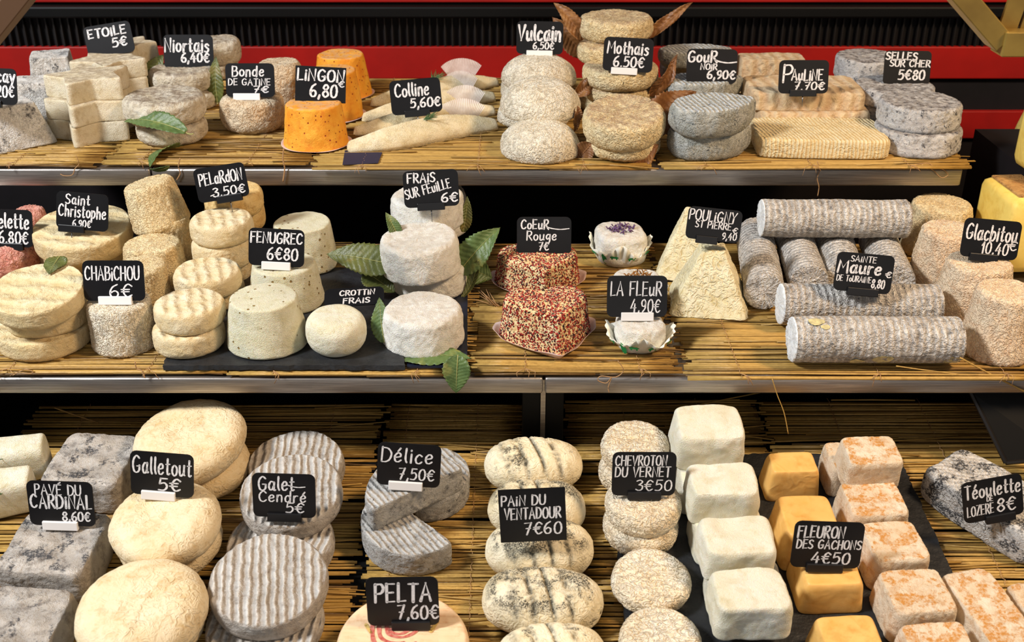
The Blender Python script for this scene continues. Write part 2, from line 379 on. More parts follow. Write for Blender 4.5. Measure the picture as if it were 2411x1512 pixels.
def steel():
    g = G('brushed_steel', .38, .5); g.p.inputs['Metallic'].default_value = .92
    v = g.coord((1.2, 60, 60), False); n = g.noise(14, 4, .6, 0, v)
    g.bump(n, .0002); c = g.mix(g.ramp(n, [(.3, 0.), (.7, 1.)]), '8b8580', 'b8b0a8'); return g.done(c)
M['steel'] = steel()
def paper():
    g = G('greaseproof_paper', .55, .3); g.p.inputs['Transmission Weight'].default_value = 0
    c = g.mix(g.ramp(g.noise(60, 3), [(.35, 0.), (.65, 1.)]), 'efe6dd', 'd9cbc0')
    tr = g.new('ShaderNodeBsdfTransparent'); mx = g.new('ShaderNodeMixShader'); mx.inputs[0].default_value = .72
    out = g.n['Material Output']; g.link(tr.outputs[0], mx.inputs[1]); g.link(g.p.outputs[0], mx.inputs[2]); g.link(mx.outputs[0], out.inputs[0])
    return g.done(c)
M['paper'] = paper()
M['paper_solid'] = simple('white_pleated_paper', 'f2f0e4', .5, .3, var=(60, 'e2dfca'))
M['paper_pink'] = simple('pink_paper', 'e6cdc4', .55, .3, var=(60, 'd9b8ac'))
def leafmat(name, a, b, c):
    g = G(name, .42, .4); n = g.noise(90, 4, .6)
    col = g.mix(g.ramp(n, [(.35, 0.), (.65, 1.)]), a, b); col = g.mix(g.ramp(g.noise(35, 3), [(.58, 0.), (.72, .8)]), col, c)
    g.bump(g.noise(500, 3), .0004); return g.done(col)
M['leaf'] = leafmat('green_leaf', '4c6134', '5f7440', '8a8a4a')
M['leaf_o'] = leafmat('olive_leaf', '4c5228', '646a34', '7f6d34')
M['leaf_b'] = leafmat('dry_leaf', '8a5e34', '6c4526', 'a67a48')
M['vein'] = simple('leaf_vein', 'a3a060', .6)
M['vein_b'] = simple('dry_vein', '9c6c40', .7)
def reedmat(name, A, B, C):
    g = G(name, .42, .4)
    oi = g.new('ShaderNodeObjectInfo'); 
    v = g.coord((6, 160, 160)); n = g.noise(8, 3, .6, 0, v)
    col = g.mix(g.ramp(n, [(.3, 0.), (.7, 1.)]), A, B)
    rr = g.ramp(oi.outputs['Random'], [(0., 0.), (.55, .1), (.8, .5), (1., 1.)])
    col = g.mix(rr, col, C); 
    vb = g.coord((3, 1, 1)); bl = g.noise(7, 3, .6, 0, vb); col = g.mix(g.ramp(bl, [(.55, 0.), (.75, .55)]), col, C)
    g.bump(n, .0004); return g.done(col)
M['reed'] = reedmat('golden_reed', 'cda65a', 'ab8745', '785828')
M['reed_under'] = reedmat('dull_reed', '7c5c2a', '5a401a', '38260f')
# ------------------------------------------------------------------ hand lettering (strokes, cap height 1)
GL = {
'A': (.72, "0,0 .33,1 .68,0|.1,.34 .58,.36"), 'B': (.6, ".02,0 .02,1|~0,1 .42,.96 .48,.72 .3,.54 .04,.52|~.04,.52 .5,.5 .6,.25 .42,.02 0,0"),
'C': (.66, "~.6,.82 .35,1 .08,.78 0,.45 .12,.1 .38,0 .62,.16"), 'D': (.68, ".02,0 .02,1|~0,1 .4,.93 .64,.6 .55,.18 .3,0 0,0"),
'E': (.56, ".52,1 0,1 .02,0 .54,.02|.02,.52 .44,.54"), 'F': (.56, ".56,1 0,.98 .02,0|.02,.52 .44,.55"),
'G': (.7, "~.6,.85 .35,1 .08,.8 0,.45 .12,.08 .38,0 .6,.14 .62,.42|.64,.42 .36,.42"), 'H': (.64, "0,0 .02,1|.6,0 .6,1|.02,.5 .6,.52"),
'I': (.12, ".04,0 .04,1"), 'L': (.5, ".02,1 .02,0 .5,.03"), 'M': (.84, "0,0 .08,1 .4,.38 .74,1 .82,0"), 'N': (.66, "0,0 .03,1 .58,.02 .62,1"),
'O': (.7, "~.34,1 .08,.84 0,.48 .1,.12 .34,0 .58,.12 .67,.48 .58,.86 .34,1"), 'P': (.58, ".03,0 .03,1|~0,.98 .4,1 .56,.78 .42,.52 .05,.46"),
'R': (.62, ".03,0 .03,1|~0,.98 .4,1 .54,.78 .4,.55 .05,.48|.22,.5 .62,0"), 'S': (.58, "~.55,.86 .3,1 .04,.84 .14,.58 .44,.42 .54,.18 .3,0 0,.1"),
'T': (.62, "0,1 .64,1|.32,1 .32,0"), 'U': (.64, "~0,1 .0,.3 .14,.03 .44,.03 .6,.3 .6,1"), 'V': (.64, "0,1 .3,0 .64,1"), 'Y': (.62, "0,1 .3,.5 .62,1|.3,.5 .26,0"),
'Z': (.56, "0,1 .54,1 0,0 .56,0"),
'a': (.56, "~.44,.56 .2,.62 .02,.35 .1,.04 .3,.04 .44,.3|~.46,.62 .44,.2 .48,.02 .58,.06"), 'b': (.52, ".02,1 .02,.02|~.02,.3 .2,.62 .44,.5 .46,.2 .26,0 .03,.06"),
'c': (.46, "~.42,.52 .22,.62 .02,.36 .08,.06 .28,0 .44,.12"), 'd': (.54, ".48,1 .46,0|~.46,.4 .26,.62 .04,.42 .06,.08 .28,.0 .46,.2"),
'e': (.48, "~.03,.3 .4,.38 .38,.58 .2,.62 .02,.38 .08,.06 .28,0 .46,.12"), 'f': (.36, "~.4,.9 .24,1 .14,.8 .14,0|0,.58 .34,.6"),
'g': (.52, "~.44,.54 .2,.62 .02,.36 .16,.08 .42,.3|~.46,.62 .46,-.1 .28,-.34 .04,-.26"), 'h': (.52, ".02,1 .02,0|~.02,.3 .2,.6 .42,.5 .44,0"),
'i': (.14, ".05,.6 .05,0|.05,.8 .06,.84"), 'l': (.16, "~.06,1 .04,.3 .14,.02"), 'm': (.82, ".02,.6 .02,0|~.02,.3 .18,.62 .36,.5 .38,0|~.38,.3 .54,.62 .72,.5 .76,0"),
'n': (.52, ".02,.6 .02,0|~.02,.3 .18,.62 .42,.52 .44,0"), 'o': (.5, "~.24,.62 .04,.48 .02,.2 .2,0 .42,.12 .46,.44 .24,.62"),
'p': (.52, ".02,.6 .02,-.34|~.02,.3 .2,.62 .44,.5 .44,.18 .24,0 .03,.08"), 'r': (.38, ".03,.6 .03,0|~.03,.32 .18,.58 .38,.58"),
's': (.42, "~.38,.52 .2,.62 .04,.48 .2,.34 .38,.2 .22,0 .0,.06"), 't': (.38, "~.16,.95 .14,.2 .22,.02 .36,.08|0,.62 .36,.64"), 'u': (.54, "~.02,.6 .04,.14 .18,0 .42,.2|~.46,.6 .44,.1 .54,.02"),
'v': (.48, "0,.6 .22,0 .46,.6"), 'y': (.5, "0,.6 .24,.06|.48,.6 .1,-.34"),
'é': (.48, "~.03,.3 .4,.38 .38,.58 .2,.62 .02,.38 .08,.06 .28,0 .46,.12|.2,.76 .36,.98"), 'è': (.48, "~.03,.3 .4,.38 .38,.58 .2,.62 .02,.38 .08,.06 .28,0 .46,.12|.1,.96 .26,.78"),
'É': (.56, ".52,1 0,1 .02,0 .54,.02|.02,.52 .44,.54|.2,1.16 .44,1.28"),
'0': (.56, "~.28,1 .06,.82 0,.46 .08,.1 .28,0 .48,.14 .54,.5 .46,.86 .28,1"), '1': (.3, ".0,.72 .2,1 .2,0"), '2': (.54, "~.02,.8 .2,1 .46,.9 .42,.6 .02,.02|.02,.02 .54,.04"),
'3': (.52, "~.02,.9 .28,1 .48,.8 .2,.54|~.2,.54 .5,.42 .46,.08 .2,0 .0,.1"), '4': (.6, ".34,1 .0,.34 .58,.36|.42,.62 .4,0"), '5': (.54, ".52,1 .1,1 .06,.56|~.06,.56 .36,.64 .52,.36 .36,.04 .0,.04"),
'6': (.54, "~.44,1 .14,.78 .0,.34 .14,.02 .42,.04 .5,.32 .3,.5 .04,.34"), '7': (.54, ".0,.98 .52,1 .2,0|.12,.5 .46,.52"), '8': (.54, "~.28,.54 .06,.74 .26,1 .48,.8 .28,.54 .02,.28 .24,0 .52,.22 .28,.54"),
'9': (.52, "~.48,.72 .3,1 .04,.82 .1,.52 .34,.48 .48,.72|~.48,.74 .44,.3 .16,0"), '€': (.6, "~.58,.84 .34,1 .12,.72 .1,.3 .32,0 .6,.14|-.06,.6 .46,.62|-.06,.4 .42,.42"),
',': (.14, ".1,.08 .02,-.2"), '.': (.12, ".04,.02 .08,.04"), '-': (.3, "0,.45 .26,.47"), ' ': (.34, ""), '!': (.1, ".04,.1 .04,.11"),
'~': (.9, "~0,.5 .3,.2 .7,.05 1.1,.2"), '^': (.3, ".1,.9 .3,1.05"), '_': (.8, "0,0 .8,.04"),
}
def crom(P, k=5):
    if len(P) < 3: return P
    Q = [P[0]] + P + [P[-1]] if P[0] != P[-1] else [P[-2]] + P + [P[1]]
    R = []
    for i in range(1, len(Q)-2):
        for j in range(k):
            t = j/k; a, b, c, d = Q[i-1], Q[i], Q[i+1], Q[i+2]
            R.append(tuple(.5*(2*b[n] + (c[n]-a[n])*t + (2*a[n]-5*b[n]+4*c[n]-d[n])*t*t + (3*b[n]-a[n]-3*c[n]+d[n])*t**3) for n in (0, 1)))
    return R + [P[-1]]
def strokes(text):
    x = 0; out = []
    for ch in text:
        adv, spec = GL[ch]
        for st in spec.split('|') if spec else []:
            sm = st.startswith('~'); P = [tuple(map(float, q.split(','))) for q in st.lstrip('~').split()]
            if sm: P = crom(P)
            out.append([(x+a, b) for a, b in P])
        x += adv + .22
    return out, max(x-.22, .1)
def ribbon(mb, P, wd, z, up=1.0):
    """flat brush stroke with round ends; vertical movement writes thicker than horizontal"""
    n = len(P); W = []
    for i in range(n):
        a, b = P[max(i-1, 0)], P[min(i+1, n-1)]; dx, dy = b[0]-a[0], b[1]-a[1]; L = math.hypot(dx, dy) or 1
        nx, ny = -dy/L, dx/L; W.append((nx, ny, wd*(.62+.38*abs(dy/L))*(1+.12*math.sin(i*1.7+P[0][0]*50))))
    V = []; Fc = []
    for (x, y), (nx, ny, r) in zip(P, W): V += [(x+nx*r/2, y+ny*r/2, z), (x-nx*r/2, y-ny*r/2, z)]
    for i in range(n-1): Fc.append((2*i+1, 2*i+3, 2*i+2, 2*i))
    mb.add(V, Fc)
    idx = {0, n-1} | ({i for i in range(1, n-1)} if n <= 4 else set())
    for i in idx:
        r = W[i][2]/2; mb.add([(P[i][0]+r*math.cos(k*math.pi/4), P[i][1]+r*math.sin(k*math.pi/4), z) for k in range(8)], [tuple(range(8))])
def lettering(lines, W, H, z, seed):
    mb = MB(); rg = random.Random(seed)
    for ln in lines:
        text, x0, y0, ch, wd = ln[:5]; sw = ln[5] if len(ln) > 5 else .012; rot = ln[6] if len(ln) > 6 else 0; sl = ln[7] if len(ln) > 7 else .06
        st, L = strokes(text); sx = wd*W/L; sy = ch*H*.92; c, s = math.cos(math.radians(rot)), math.sin(math.radians(rot))
        for P in st:
            j = (rg.uniform(-.015, .015), rg.uniform(-.03, .03))
            Q = [((x+j[0]+sl*y)*sx, (y+j[1])*sy) for x, y in P]
            Q = [(x0*W - W/2 + a*c - b*s, y0*H - H/2 + a*s + b*c) for a, b in Q]
            ribbon(mb, Q, (sw*1.12+.0035)*W*1.02, z)
    return mb
def rrect(W, H, r, z0, z1, k=5):
    pts = []
    for cx, cy, a0 in ((W/2-r, H/2-r, 0), (-W/2+r, H/2-r, 90), (-W/2+r, -H/2+r, 180), (W/2-r, -H/2+r, 270)):
        for i in range(k): a = math.radians(a0+90*i/(k-1)); pts.append((cx+r*math.cos(a), cy+r*math.sin(a)))
    n = len(pts); V = [(x, y, z1) for x, y in pts] + [(x, y, z0) for x, y in pts]
    return V, [tuple(range(n)), tuple(range(n, 2*n))[::-1]] + [(i, n+i, n+(i+1) % n, (i+1) % n) for i in range(n)]
NTAG = [0]
def price_tag(label, u, v, wpx, hpx, roll, y, lines, clip=None, spike=.02, corner=.10, lean=16, group='handwritten black price cards'):
    """u,v: centre of the card; clip: ('w'|'b', x share, width share)"""
    if isinstance(y, tuple): on, off = y
    else: on, off = y, 0
    vb = v + hpx*.5 + (6 if clip else -4)
    if hasattr(on, 'top'): y = on_z(u, vb, on.top+off).y + math.sin(math.radians(lean))*hpx*.5*.00055 - .002
    else: y = on
    p = on_y(u, v, y); m_ = mpp(p); e = elev(v); W = wpx*m_; H = hpx*m_/math.cos(e - math.radians(lean))
    t = empty('price_tag', p); t.rotation_euler = (Matrix.Rotation(math.radians(90-lean), 3, 'X') @ Matrix.Rotation(math.radians(roll), 3, 'Z')).to_euler()
    tag(t, label, 'price tag', group)
    mb = MB(); mb.add(*rrect(W, H, W*corner, -.0006, .0006)); mb.obj('plate', M['board'], t, False)
    NTAG[0] += 1
    lettering(lines, W, H, .00075, NTAG[0]).obj('lettering', M['ink'], t, False)
    cx = 0.
    if clip:
        k, fx, fw = clip; cx = (fx-.5)*W; cw = fw*W; hh = .0105 if k == 'w' else .010
        b = MB(); b.box((cx-cw/2, -H/2-hh*.45, -.0025), (cx+cw/2, -H/2+hh*.55, .0035), bev=.0008); c = b.obj('clip', M['clip_w'] if k == 'w' else M['clip_b'], t, False)
        tag(c, 'white plastic clip' if k == 'w' else 'black plastic clip')
    s = MB(); s.tube([(cx, -H/2, 0), (cx, -H/2-spike, 0)], .0011, 6, taper=[1, .4]); s.obj('spike', M['spike'] if clip else M['clip_b'], t)
    return t
# ------------------------------------------------------------------ setting
def slab(name, lo, hi, mat, parent=None, bev=0., kind=None):
    mb = MB(); mb.box(lo, hi, bev=bev); o = mb.obj(name, mat, parent, False)
    if kind: o['kind'] = kind
    return o
YB = 2.12
back = slab('wall_back', (-1.6, YB, 0), (1.6, YB+.05, 1.9), M['black_soft'], kind='structure')
def zat(v, y): return on_y(U0, v, y).z
zr0, zr1 = zat(182, YB), zat(107, YB)
slab('red_band', (-1.6, YB-.012, zr0), (1.6, YB+.001, zr1), M['red'], back, .002)
slab('red_band', (-1.6, YB-.012, zat(322, YB)), (1.6, YB+.001, zat(258, YB)), M['red'], back, .002)
slab('red_band', (-1.6, YB-.012, zat(3, YB)), (1.6, YB+.001, zat(3, YB)+.05), M['red'], back, .002)
slab('ledge', (-1.6, YB-.03, zat(36, YB)), (1.6, YB, zat(8, YB)), M['black'], back, .004)
rb = MB(); rb.box((-.0014, -.010, zr1), (.0014, 0, zat(36, YB))); rme = rb.mesh('slat', M['rib'], False)
for k in range(150):
    o = new_obj('slat', rme, back); o.location = (-1.05 + k*.0142, YB, 0)
slab('floor', (-1.6, .2, .3), (1.6, 2.2, .5), M['black'], kind='structure')
slab('wall_left', (-1.64, .2, 0), (-1.6, 2.17, 1.9), M['black_soft'], kind='structure')
slab('wall_right', (1.6, .2, 0), (1.64, 2.17, 1.9), M['black_soft'], kind='structure')

# shelves: steel trays with a folded front edge
def shelf(label, x0, x1, yf, yb, z, th, seams):
    t = empty('display_shelf', (0, 0, 0)); tag(t, label, 'shelf', None)
    xs = [x0] + seams + [x1]
    for a, b in zip(xs, xs[1:]):
        mb = MB(); mb.box((a+.0012, yf, z-th), (b-.0012, yf+.012, z), bev=.0028); mb.obj('front_edge', M['steel'], t, True)
        mb = MB(); mb.box((a+.0012, yf+.010, z-.010), (b-.0012, yb, z-.001), bev=.001); mb.obj('tray', M['steel'], t, False)
    return t
RD = .0042
yf1 = on_z(U0, 392, S1-RD).y; yb1 = on_z(U0, 184, S1).y
yf2 = on_z(U0, 884, S2-RD).y; yb2 = on_z(U0, 572, S2).y
p = on_z(2272, 392, S1-RD)
shelf('upper steel shelf with the star, orange and grey cheeses', -.95, p.x, yf1, yb1+.01, S1-2*RD, .026, [on_z(352, 392, S1-RD).x])
shelf('middle steel shelf with the hearts and grey logs', -.95, .95, yf2, yb2+.02, S2-2*RD, .0215, [on_z(1281, 884, S2-RD).x])
pm = on_z(1281, 900, S2-.02)
post = empty('support_post', (pm.x, pm.y+.01, 0)); tag(post, 'black upright post under the seam of the middle shelf', 'post')
zdk = .74
slab('channel', (-.026, .018, zdk), (-.003, .042, S2-.032), M['black'], post, .001)
slab('channel', (.003, .018, zdk), (.026, .042, S2-.032), M['black'], post, .001)
slab('seam_strip', (-.003, .016, zdk), (.003, .03, S2-.032), M['steel'], post)
for nm, u, lb in (('shelf_bracket', 2345, 'black sloping steel bracket under the middle shelf at right'),):
    q0 = on_z(u-20, 925, S2-.04); q1 = on_z(u+50, 1085, S3+.004)
    t = empty(nm, (0, 0, 0)); tag(t, lb, 'bracket')
    A = on_y(2285, 922, yf2+.02); B = on_y(2470, 922, yf2+.02); C = on_y(2368, 1090, yf2-.03); D = on_y(2500, 1078, yf2-.03)
    n = Vector((0, .003, .001))
    mb = MB(); mb.add([A, B, D, C, A+n*2, B+n*2, D+n*2, C+n*2], [(0,2,1),(0,3,2),(4,5,6),(4,6,7),(0,1,5,4),(1,2,6,5),(2,3,7,6),(3,0,4,7)]); mb.obj('web_plate', M['black'], t, False)
    mb = MB(); mb.tube([A, C], .0028, 6); mb.tube([C, D], .0028, 6); mb.obj('rolled_edge', M['rib'], t, False)
slab('back_riser', (-1.2, 1.56, .5), (1.2, 1.58, S2-.03), M['black'], back)

# ------------------------------------------------------------------ reed mats
rv = []
for k in range(10):
    mb = MB(); n = 7; b = [random.uniform(-1, 1) for _ in range(3)]
    P = [(-.5+i/(n-1), .004*math.sin(i*1.1+b[0]*5)*b[1], .003*math.sin(i*.9+b[2]*4)) for i in range(n)]
    mb.tube(P, .5, 6)
    V = []
    for q, (x, y, z) in enumerate(mb.V):
        i = q//6; V.append((P[i][0], P[i][1]*.12+(y-P[i][1])*(1+.25*math.sin(i*2.1+k))*.0042, (z-P[i][2])*(1+.2*math.sin(i*1.3+k))*.0042))
    mb.V = V; rv.append(mb.mesh('reed', M['reed']))
NR = [0]
def reed_mat(label, x0, x1, y0, y1, z, skew=0., pitch=.0041, under=True, ties=3, group='split reed mats', jit=.012, miss=.05, hang=0):
    t = empty('reed_mat', ((x0+x1)/2, (y0+y1)/2, z)); tag(t, label, 'mat', group)
    L = x1-x0; n = int((y1-y0)/pitch)
    rg = random.Random(int(abs(x0)*1000)+n)
    for k in range(n):
        y = -(y1-y0)/2 + (k+.5)*pitch
        if rg.random() < miss: continue
        o = new_obj('reed', rg.choice(rv), t); NR[0] += 1
        s = rg.uniform(.62, 1.25); LL = L*rg.uniform(.965, 1.0)
        o.scale = (LL*rg.choice((1, -1)), s, s*rg.uniform(.85, 1))
        dx = rg.uniform(-jit, jit)*.5
        o.location = (dx, y+rg.uniform(-.0012, .0012), -.0021*s - rg.uniform(0, .0012))
        o.rotation_euler = (0, rg.uniform(-.002, .002), skew+rg.gauss(0, .008))
    if under:      # the crossing and broken stems below the picked reeds: one stuff part
        mb = MB()
        for k in range(int(n*1.3)):
            y = rg.uniform(-(y1-y0)/2, (y1-y0)/2); a = rg.uniform(-L/2, L/4); ln = rg.uniform(.3, .7)*L; b = min(a+ln, L/2); r = rg.uniform(.0010, .0016); sk = rg.gauss(0, .02)
            mb.tube([(a, y-sk*ln/2, -.0045), ((a+b)/2, y, -.0042), (b, y+sk*ln/2, -.0045)], r, 5)
        o = mb.obj('under_stems', M['reed_under'], t); o['kind'] = 'stuff'
        mb = MB()
        for k in range(int(n*.6)):
            y = rg.uniform(-(y1-y0)/2, (y1-y0)/2); a = rg.uniform(-L/2, L/3); ln = rg.uniform(.08, .26); b = min(a+ln, L/2+.01); r = rg.uniform(.0005, .0013); sk = rg.gauss(0, .055)
            mb.tube([(a, y-sk*ln/2, .0002), ((a+b)/2, y, .0008), (b, y+sk*ln/2, .0002)], r, 5)
        o = mb.obj('loose_straws', M['reed'], t); o['kind'] = 'stuff'
    for k in range(ties):
        x = -L/2 + L*(k+.5)/ties + rg.uniform(-.02, .02)
        mb = MB(); P = []; m_ = int((y1-y0)/.004)
        for i in range(m_+1): P.append((x+.0012*math.sin(i*2.), -(y1-y0)/2+i*(y1-y0)/m_, .0001+.0008*(1 if i % 2 else -1)))
        mb.tube(P, .0004, 4)
        # frayed knot at the front edge
        for q in range(3):
            a = rg.uniform(-1, 1); x2 = x+a*.012; f = -(y1-y0)/2
            mb.tube([(x, f+.004, .001), (x+a*.005, f-.001, .0025), (x2, f-.0045, rg.uniform(-.001, .003)), (x2+rg.uniform(-.006, .006), f-.006, -rg.uniform(.002, .012))], .00045, 4)
        mb.obj('twine', M['twine'], t)
    return t
def px(u, v, z): return on_z(u, v, z).x
b1 = yb1
ye = on_z(U0, 383, S1).y
reed_mat('reed mat under the grey pyramids, left end of the upper shelf', px(-230, 385, S1), px(228, 385, S1), ye-.006, b1, S1, ties=1)
reed_mat('reed mat under the brown and orange cheeses', px(232, 385, S1), px(728, 385, S1), ye, b1, S1, ties=2)
reed_mat('reed mat under the long white ridge cheeses and domes', px(733, 385, S1), px(1530, 385, S1), on_z(U0, 394, S1).y, b1, S1, skew=-.006, ties=3)
reed_mat('reed mat under the ridged slabs, right end of the upper shelf', px(1552, 385, S1), px(2286, 385, S1), on_z(U0, 392, S1).y, b1, S1, ties=3)
e2 = on_z(U0, 874, S2).y
reed_mat('reed mat under the yellow discs, left end of the middle shelf', px(-180, 880, S2), px(520, 880, S2), e2, yb2, S2, ties=2)
reed_mat('reed mat mostly hidden below the slate of the middle shelf', px(524, 880, S2), px(1098, 880, S2), e2-.004, yb2, S2-.0005, ties=2)
reed_mat('reed mat below the red seeded hearts', px(1104, 880, S2), px(1606, 880, S2), e2, yb2, S2, ties=2, skew=.004)
reed_mat('reed mat below the grey logs, right end of the middle shelf', px(1612, 880, S2), px(2520, 880, S2), on_z(U0, 886, S2).y, yb2, S2, ties=3, skew=-.004)
frame(TILT); N0 = set(bpy.data.objects)
d0, d1 = on_z(U0, 1570, S3).y, on_z(U0, 950, S3).y
reed_mat('reed mat under the large grey slabs at lower left', px(60, 1200, S3)-.06, px(905, 950, S3), d0, d1, S3, ties=3, pitch=.0043)
reed_mat('dark narrow reed mat at the far lower left corner', px(-250, 960, S3), px(20, 1000, S3)-.02, d0+.1, on_z(U0, 990, S3).y, S3-.002, ties=1)
reed_mat('reed mat under the striped loaves', px(918, 950, S3), px(1236, 950, S3)+.0, d0, d1, S3, ties=2, pitch=.0043, skew=.003)
reed_mat('reed mat behind the white bricks, right of the post', px(1326, 950, S3), px(1780, 950, S3), d0, on_z(U0, 935, S3).y, S3-.001, ties=2, pitch=.0043, skew=-.004)
reed_mat('reed mat below the blue marbled slab at lower right', px(1784, 950, S3), px(2600, 950, S3), d0, on_z(U0, 938, S3).y, S3-.001, ties=3, pitch=.0043, skew=.004)

t = empty('deck', (0, (d0+d1)/2, S3-.02)); tag(t, 'black sloping lower deck board below all the lower mats', 'board')
slab('board', (-1.1, d0-(d0+d1)/2-.1, -.02), (1.1, d1-(d0+d1)/2+.12, .006), M['black'], t)
tilt_all([o for o in bpy.data.objects if o not in N0]); frame(0)
# ------------------------------------------------------------------ cheeses
LOG = []
NC = [0]
class Info: pass
def cheese(name, label, group, mat, box, z, out=None, rot=0., taper=1., et=(.14, .25), eb=(.08, .16), bulge=.02, dome=0., ell=False, hm=None, lump=(.0012, 32), wr=(.00035, 260), tilt=(0, 0), yaw=0., extra=None, cat='cheese', squash=1., dy=0., cut=None):
    """box = (u0, v0, u1, v1): outline in the photograph; z = height it stands on; hm = height in metres when the outline does not tell it"""
    NC[0] += 1
    u0, v0, u1, v1 = box; out = circ()*1. if out is None else out
    X, Y = out*np.cos(TH+rot), out*np.sin(TH+rot); ex = (X.max()-X.min()); cxo = (X.max()+X.min())/2; yf, yk = -Y.min(), Y.max()
    uc = (u0+u1)/2
    if ell:
        vc = (v0+v1)/2; Hg = hm or .03
        for _ in range(6):
            p = on_z(uc, vc, z+Hg/2); m_ = mpp(p); R = (u1-u0)*m_/ex; e = elev(vc); a = ((v1-v0)*m_/2)**2 - (R*(yf+yk)/2*math.sin(e))**2
            if hm is None: Hg = 2*math.sqrt(max(a, 1e-5))/math.cos(e)
        H = Hg; x, y = p.x, p.y - R*(yk-yf)/2
    else:
        R = .04
        for _ in range(4):
            p = on_z(uc, v1, z); p = Vector((p.x*(p.y+R*yf)/p.y, p.y + R*yf, z)); m_ = mpp(p); R = (u1-u0)*m_/ex
        fr = on_z(uc, v1, z); y = fr.y + R*yf; p = Vector((fr.x*y/fr.y, y, z)); 
        x = p.x
        # lift x for the height of the thing: its middle is what the outline centres on
        if hm is None:     # find H so that the back of the top edge falls on v0 (front of the body falls on v1)
            H = .01
            yb = y + R*yk*taper*(1-et[0]*.3)
            if et[0] > .6: yb = y + R*yk*.15
            H = on_y(uc, v0, yb).z - z
        else: H = hm
        q = on_y(uc, (v0+v1)/2, y); x = q.x
    x -= cxo*R
    LOG.append((label[:44], round(R*200*ex/2, 1), round(H*100, 1)))
    H = max(H, .008)
    V, Fc = body(R, H, out, rot, taper, et, eb, bulge, dome)
    me = mesh(name, V, Fc, mat if isinstance(mat, list) else M[mat] if isinstance(mat, str) else mat)
    dress(me, lump, wr, NC[0]*13+5, extra)
    if cut is not None:
        n_ = len(me.vertices); co = np.array([q.co for q in me.vertices]); at = me.attributes.new('cut', 'FLOAT', 'POINT'); at.data.foreach_set('value', cut(co).astype(np.float32))
    o = new_obj(name, me); o.location = (x, y+dy, z)
    o.rotation_euler = (math.radians(tilt[0]), math.radians(tilt[1]), math.radians(yaw))
    tag(o, label, cat, group)
    i = Info(); i.o = o; i.x = x; i.y = y+dy; i.z = z; i.top = z+H+dome; i.R = R; i.H = H; i.me = me; return i

def grooves(k, depth, w=.0012, ang=0., zmin=.0, ph=0.):
    c, s = math.cos(ang), math.sin(ang)
    def f(co, no):
        t = co[:, 0]*c + co[:, 1]*s; return -depth*np.clip(1-np.abs(((t*k+ph) % 1)-.5)*2/(w*k*2), 0, 1)*np.clip((no[:, 2]-.3)*3, 0, 1)
    return f
def log_cheese(label, group, mat, uvL, uvR, r_px, zc, name='cheese_log', cut=True, tiltz=0, wr=(.0007, 300), rr=None):
    """lying log between two pixels at height zc (metres, of the axis)"""
    A = on_z(*uvL, zc); B = on_z(*uvR, zc); m_ = mpp((A+B)/2); R = rr or r_px*m_; L = (B-A).length; NC[0] += 1
    V, Fc = body(R, L, circ(), 0, 1., (.16, .16*R/L*1.0), (.06, .02), 0, 0, ns=60)
    me = mesh(name, V, Fc, [M[mat], M['maure_in']])
    dress(me, (.0010, 30), wr, NC[0], None, keep_base=False)
    if cut:
        for f in me.polygons:
            if sum(me.vertices[i].co.z for i in f.vertices)/len(f.vertices) < .0018: f.material_index = 1
    o = new_obj(name, me); o.location = A; o.rotation_euler = (B-A).to_track_quat('Z', 'Y').to_euler()
    tag(o, label, 'cheese', group); LOG.append((label[:44], round(R*200, 1), round(L*100, 1)))
    i = Info(); i.o = o; i.x = (A.x+B.x)/2; i.y = (A.y+B.y)/2; i.R = R; i.top = zc+R; i.A = A; i.B = B; return i

def leaf(label, P0, P1, width, up=(0, 0, 1), curl=.15, fold=.25, mat='leaf', teeth=14, group=None, wavy=.1, stem=.25, tooth=.14):
    """P0 stem end, P1 tip; the blade bends along its length and folds at the midrib"""
    P0, P1 = Vector(P0), Vector(P1); ax = P1-P0; L = ax.length; ax.normalize(); up = Vector(up); sd = ax.cross(up).normalized(); nm = sd.cross(ax).normalized()
    t = empty('leaf', P0); tag(t, label, 'leaf', group)
    n, k = teeth*4+1, 6; V = []; rg = random.Random(int(L*1e5)); ph = rg.random()*6
    def cen(s): return ax*(s*L) + nm*(curl*L*math.sin(math.pi*s) + wavy*.3*L*math.sin(6*s+ph)*.3)
    for i in range(n):
        s = i/(n-1); ww = width/2*(math.sin(math.pi*min(1, s**.8*.97+.03))**.75)*(1-.25*s); ww *= 1 + tooth*(1 - ((s*teeth) % 1))*(0 < s < .97) ; 
        if s > .985: ww = .0003
        for j in range(-k, k+1):
            q = j/k; V.append(cen(s) + sd*(q*ww) + ax*(-.06*L*abs(q)*.3) + nm*(abs(q)*fold*ww + wavy*ww*math.sin(9*s+ph+3*q)*abs(q)) - nm*.0006*math.sin(abs(q)*8+s*70))
    m_ = 2*k+1; Fc = [(i*m_+j, i*m_+j+1, (i+1)*m_+j+1, (i+1)*m_+j) for i in range(n-1) for j in range(m_-1)]
    o = new_obj('blade', mesh('blade', V, Fc, M[mat]), t)
    sm = o.modifiers.new('thickness', 'SOLIDIFY'); sm.thickness = .0004; sm.offset = 0
    mb = MB(); P = [cen(-stem*.5) if 0 else ax*(-stem*L*(1-q/4)) - nm*(.15*stem*L*math.sin(3*q/4)) for q in range(5)] + [cen(s/12)+nm*.0006 for s in range(1, 12)]
    mb.tube(P, .0007, 5, taper=[1.3]*5+[1-s/13 for s in range(1, 12)]); mb.obj('midrib', M['vein_b' if mat == 'leaf_b' else 'vein'], t)
    return t
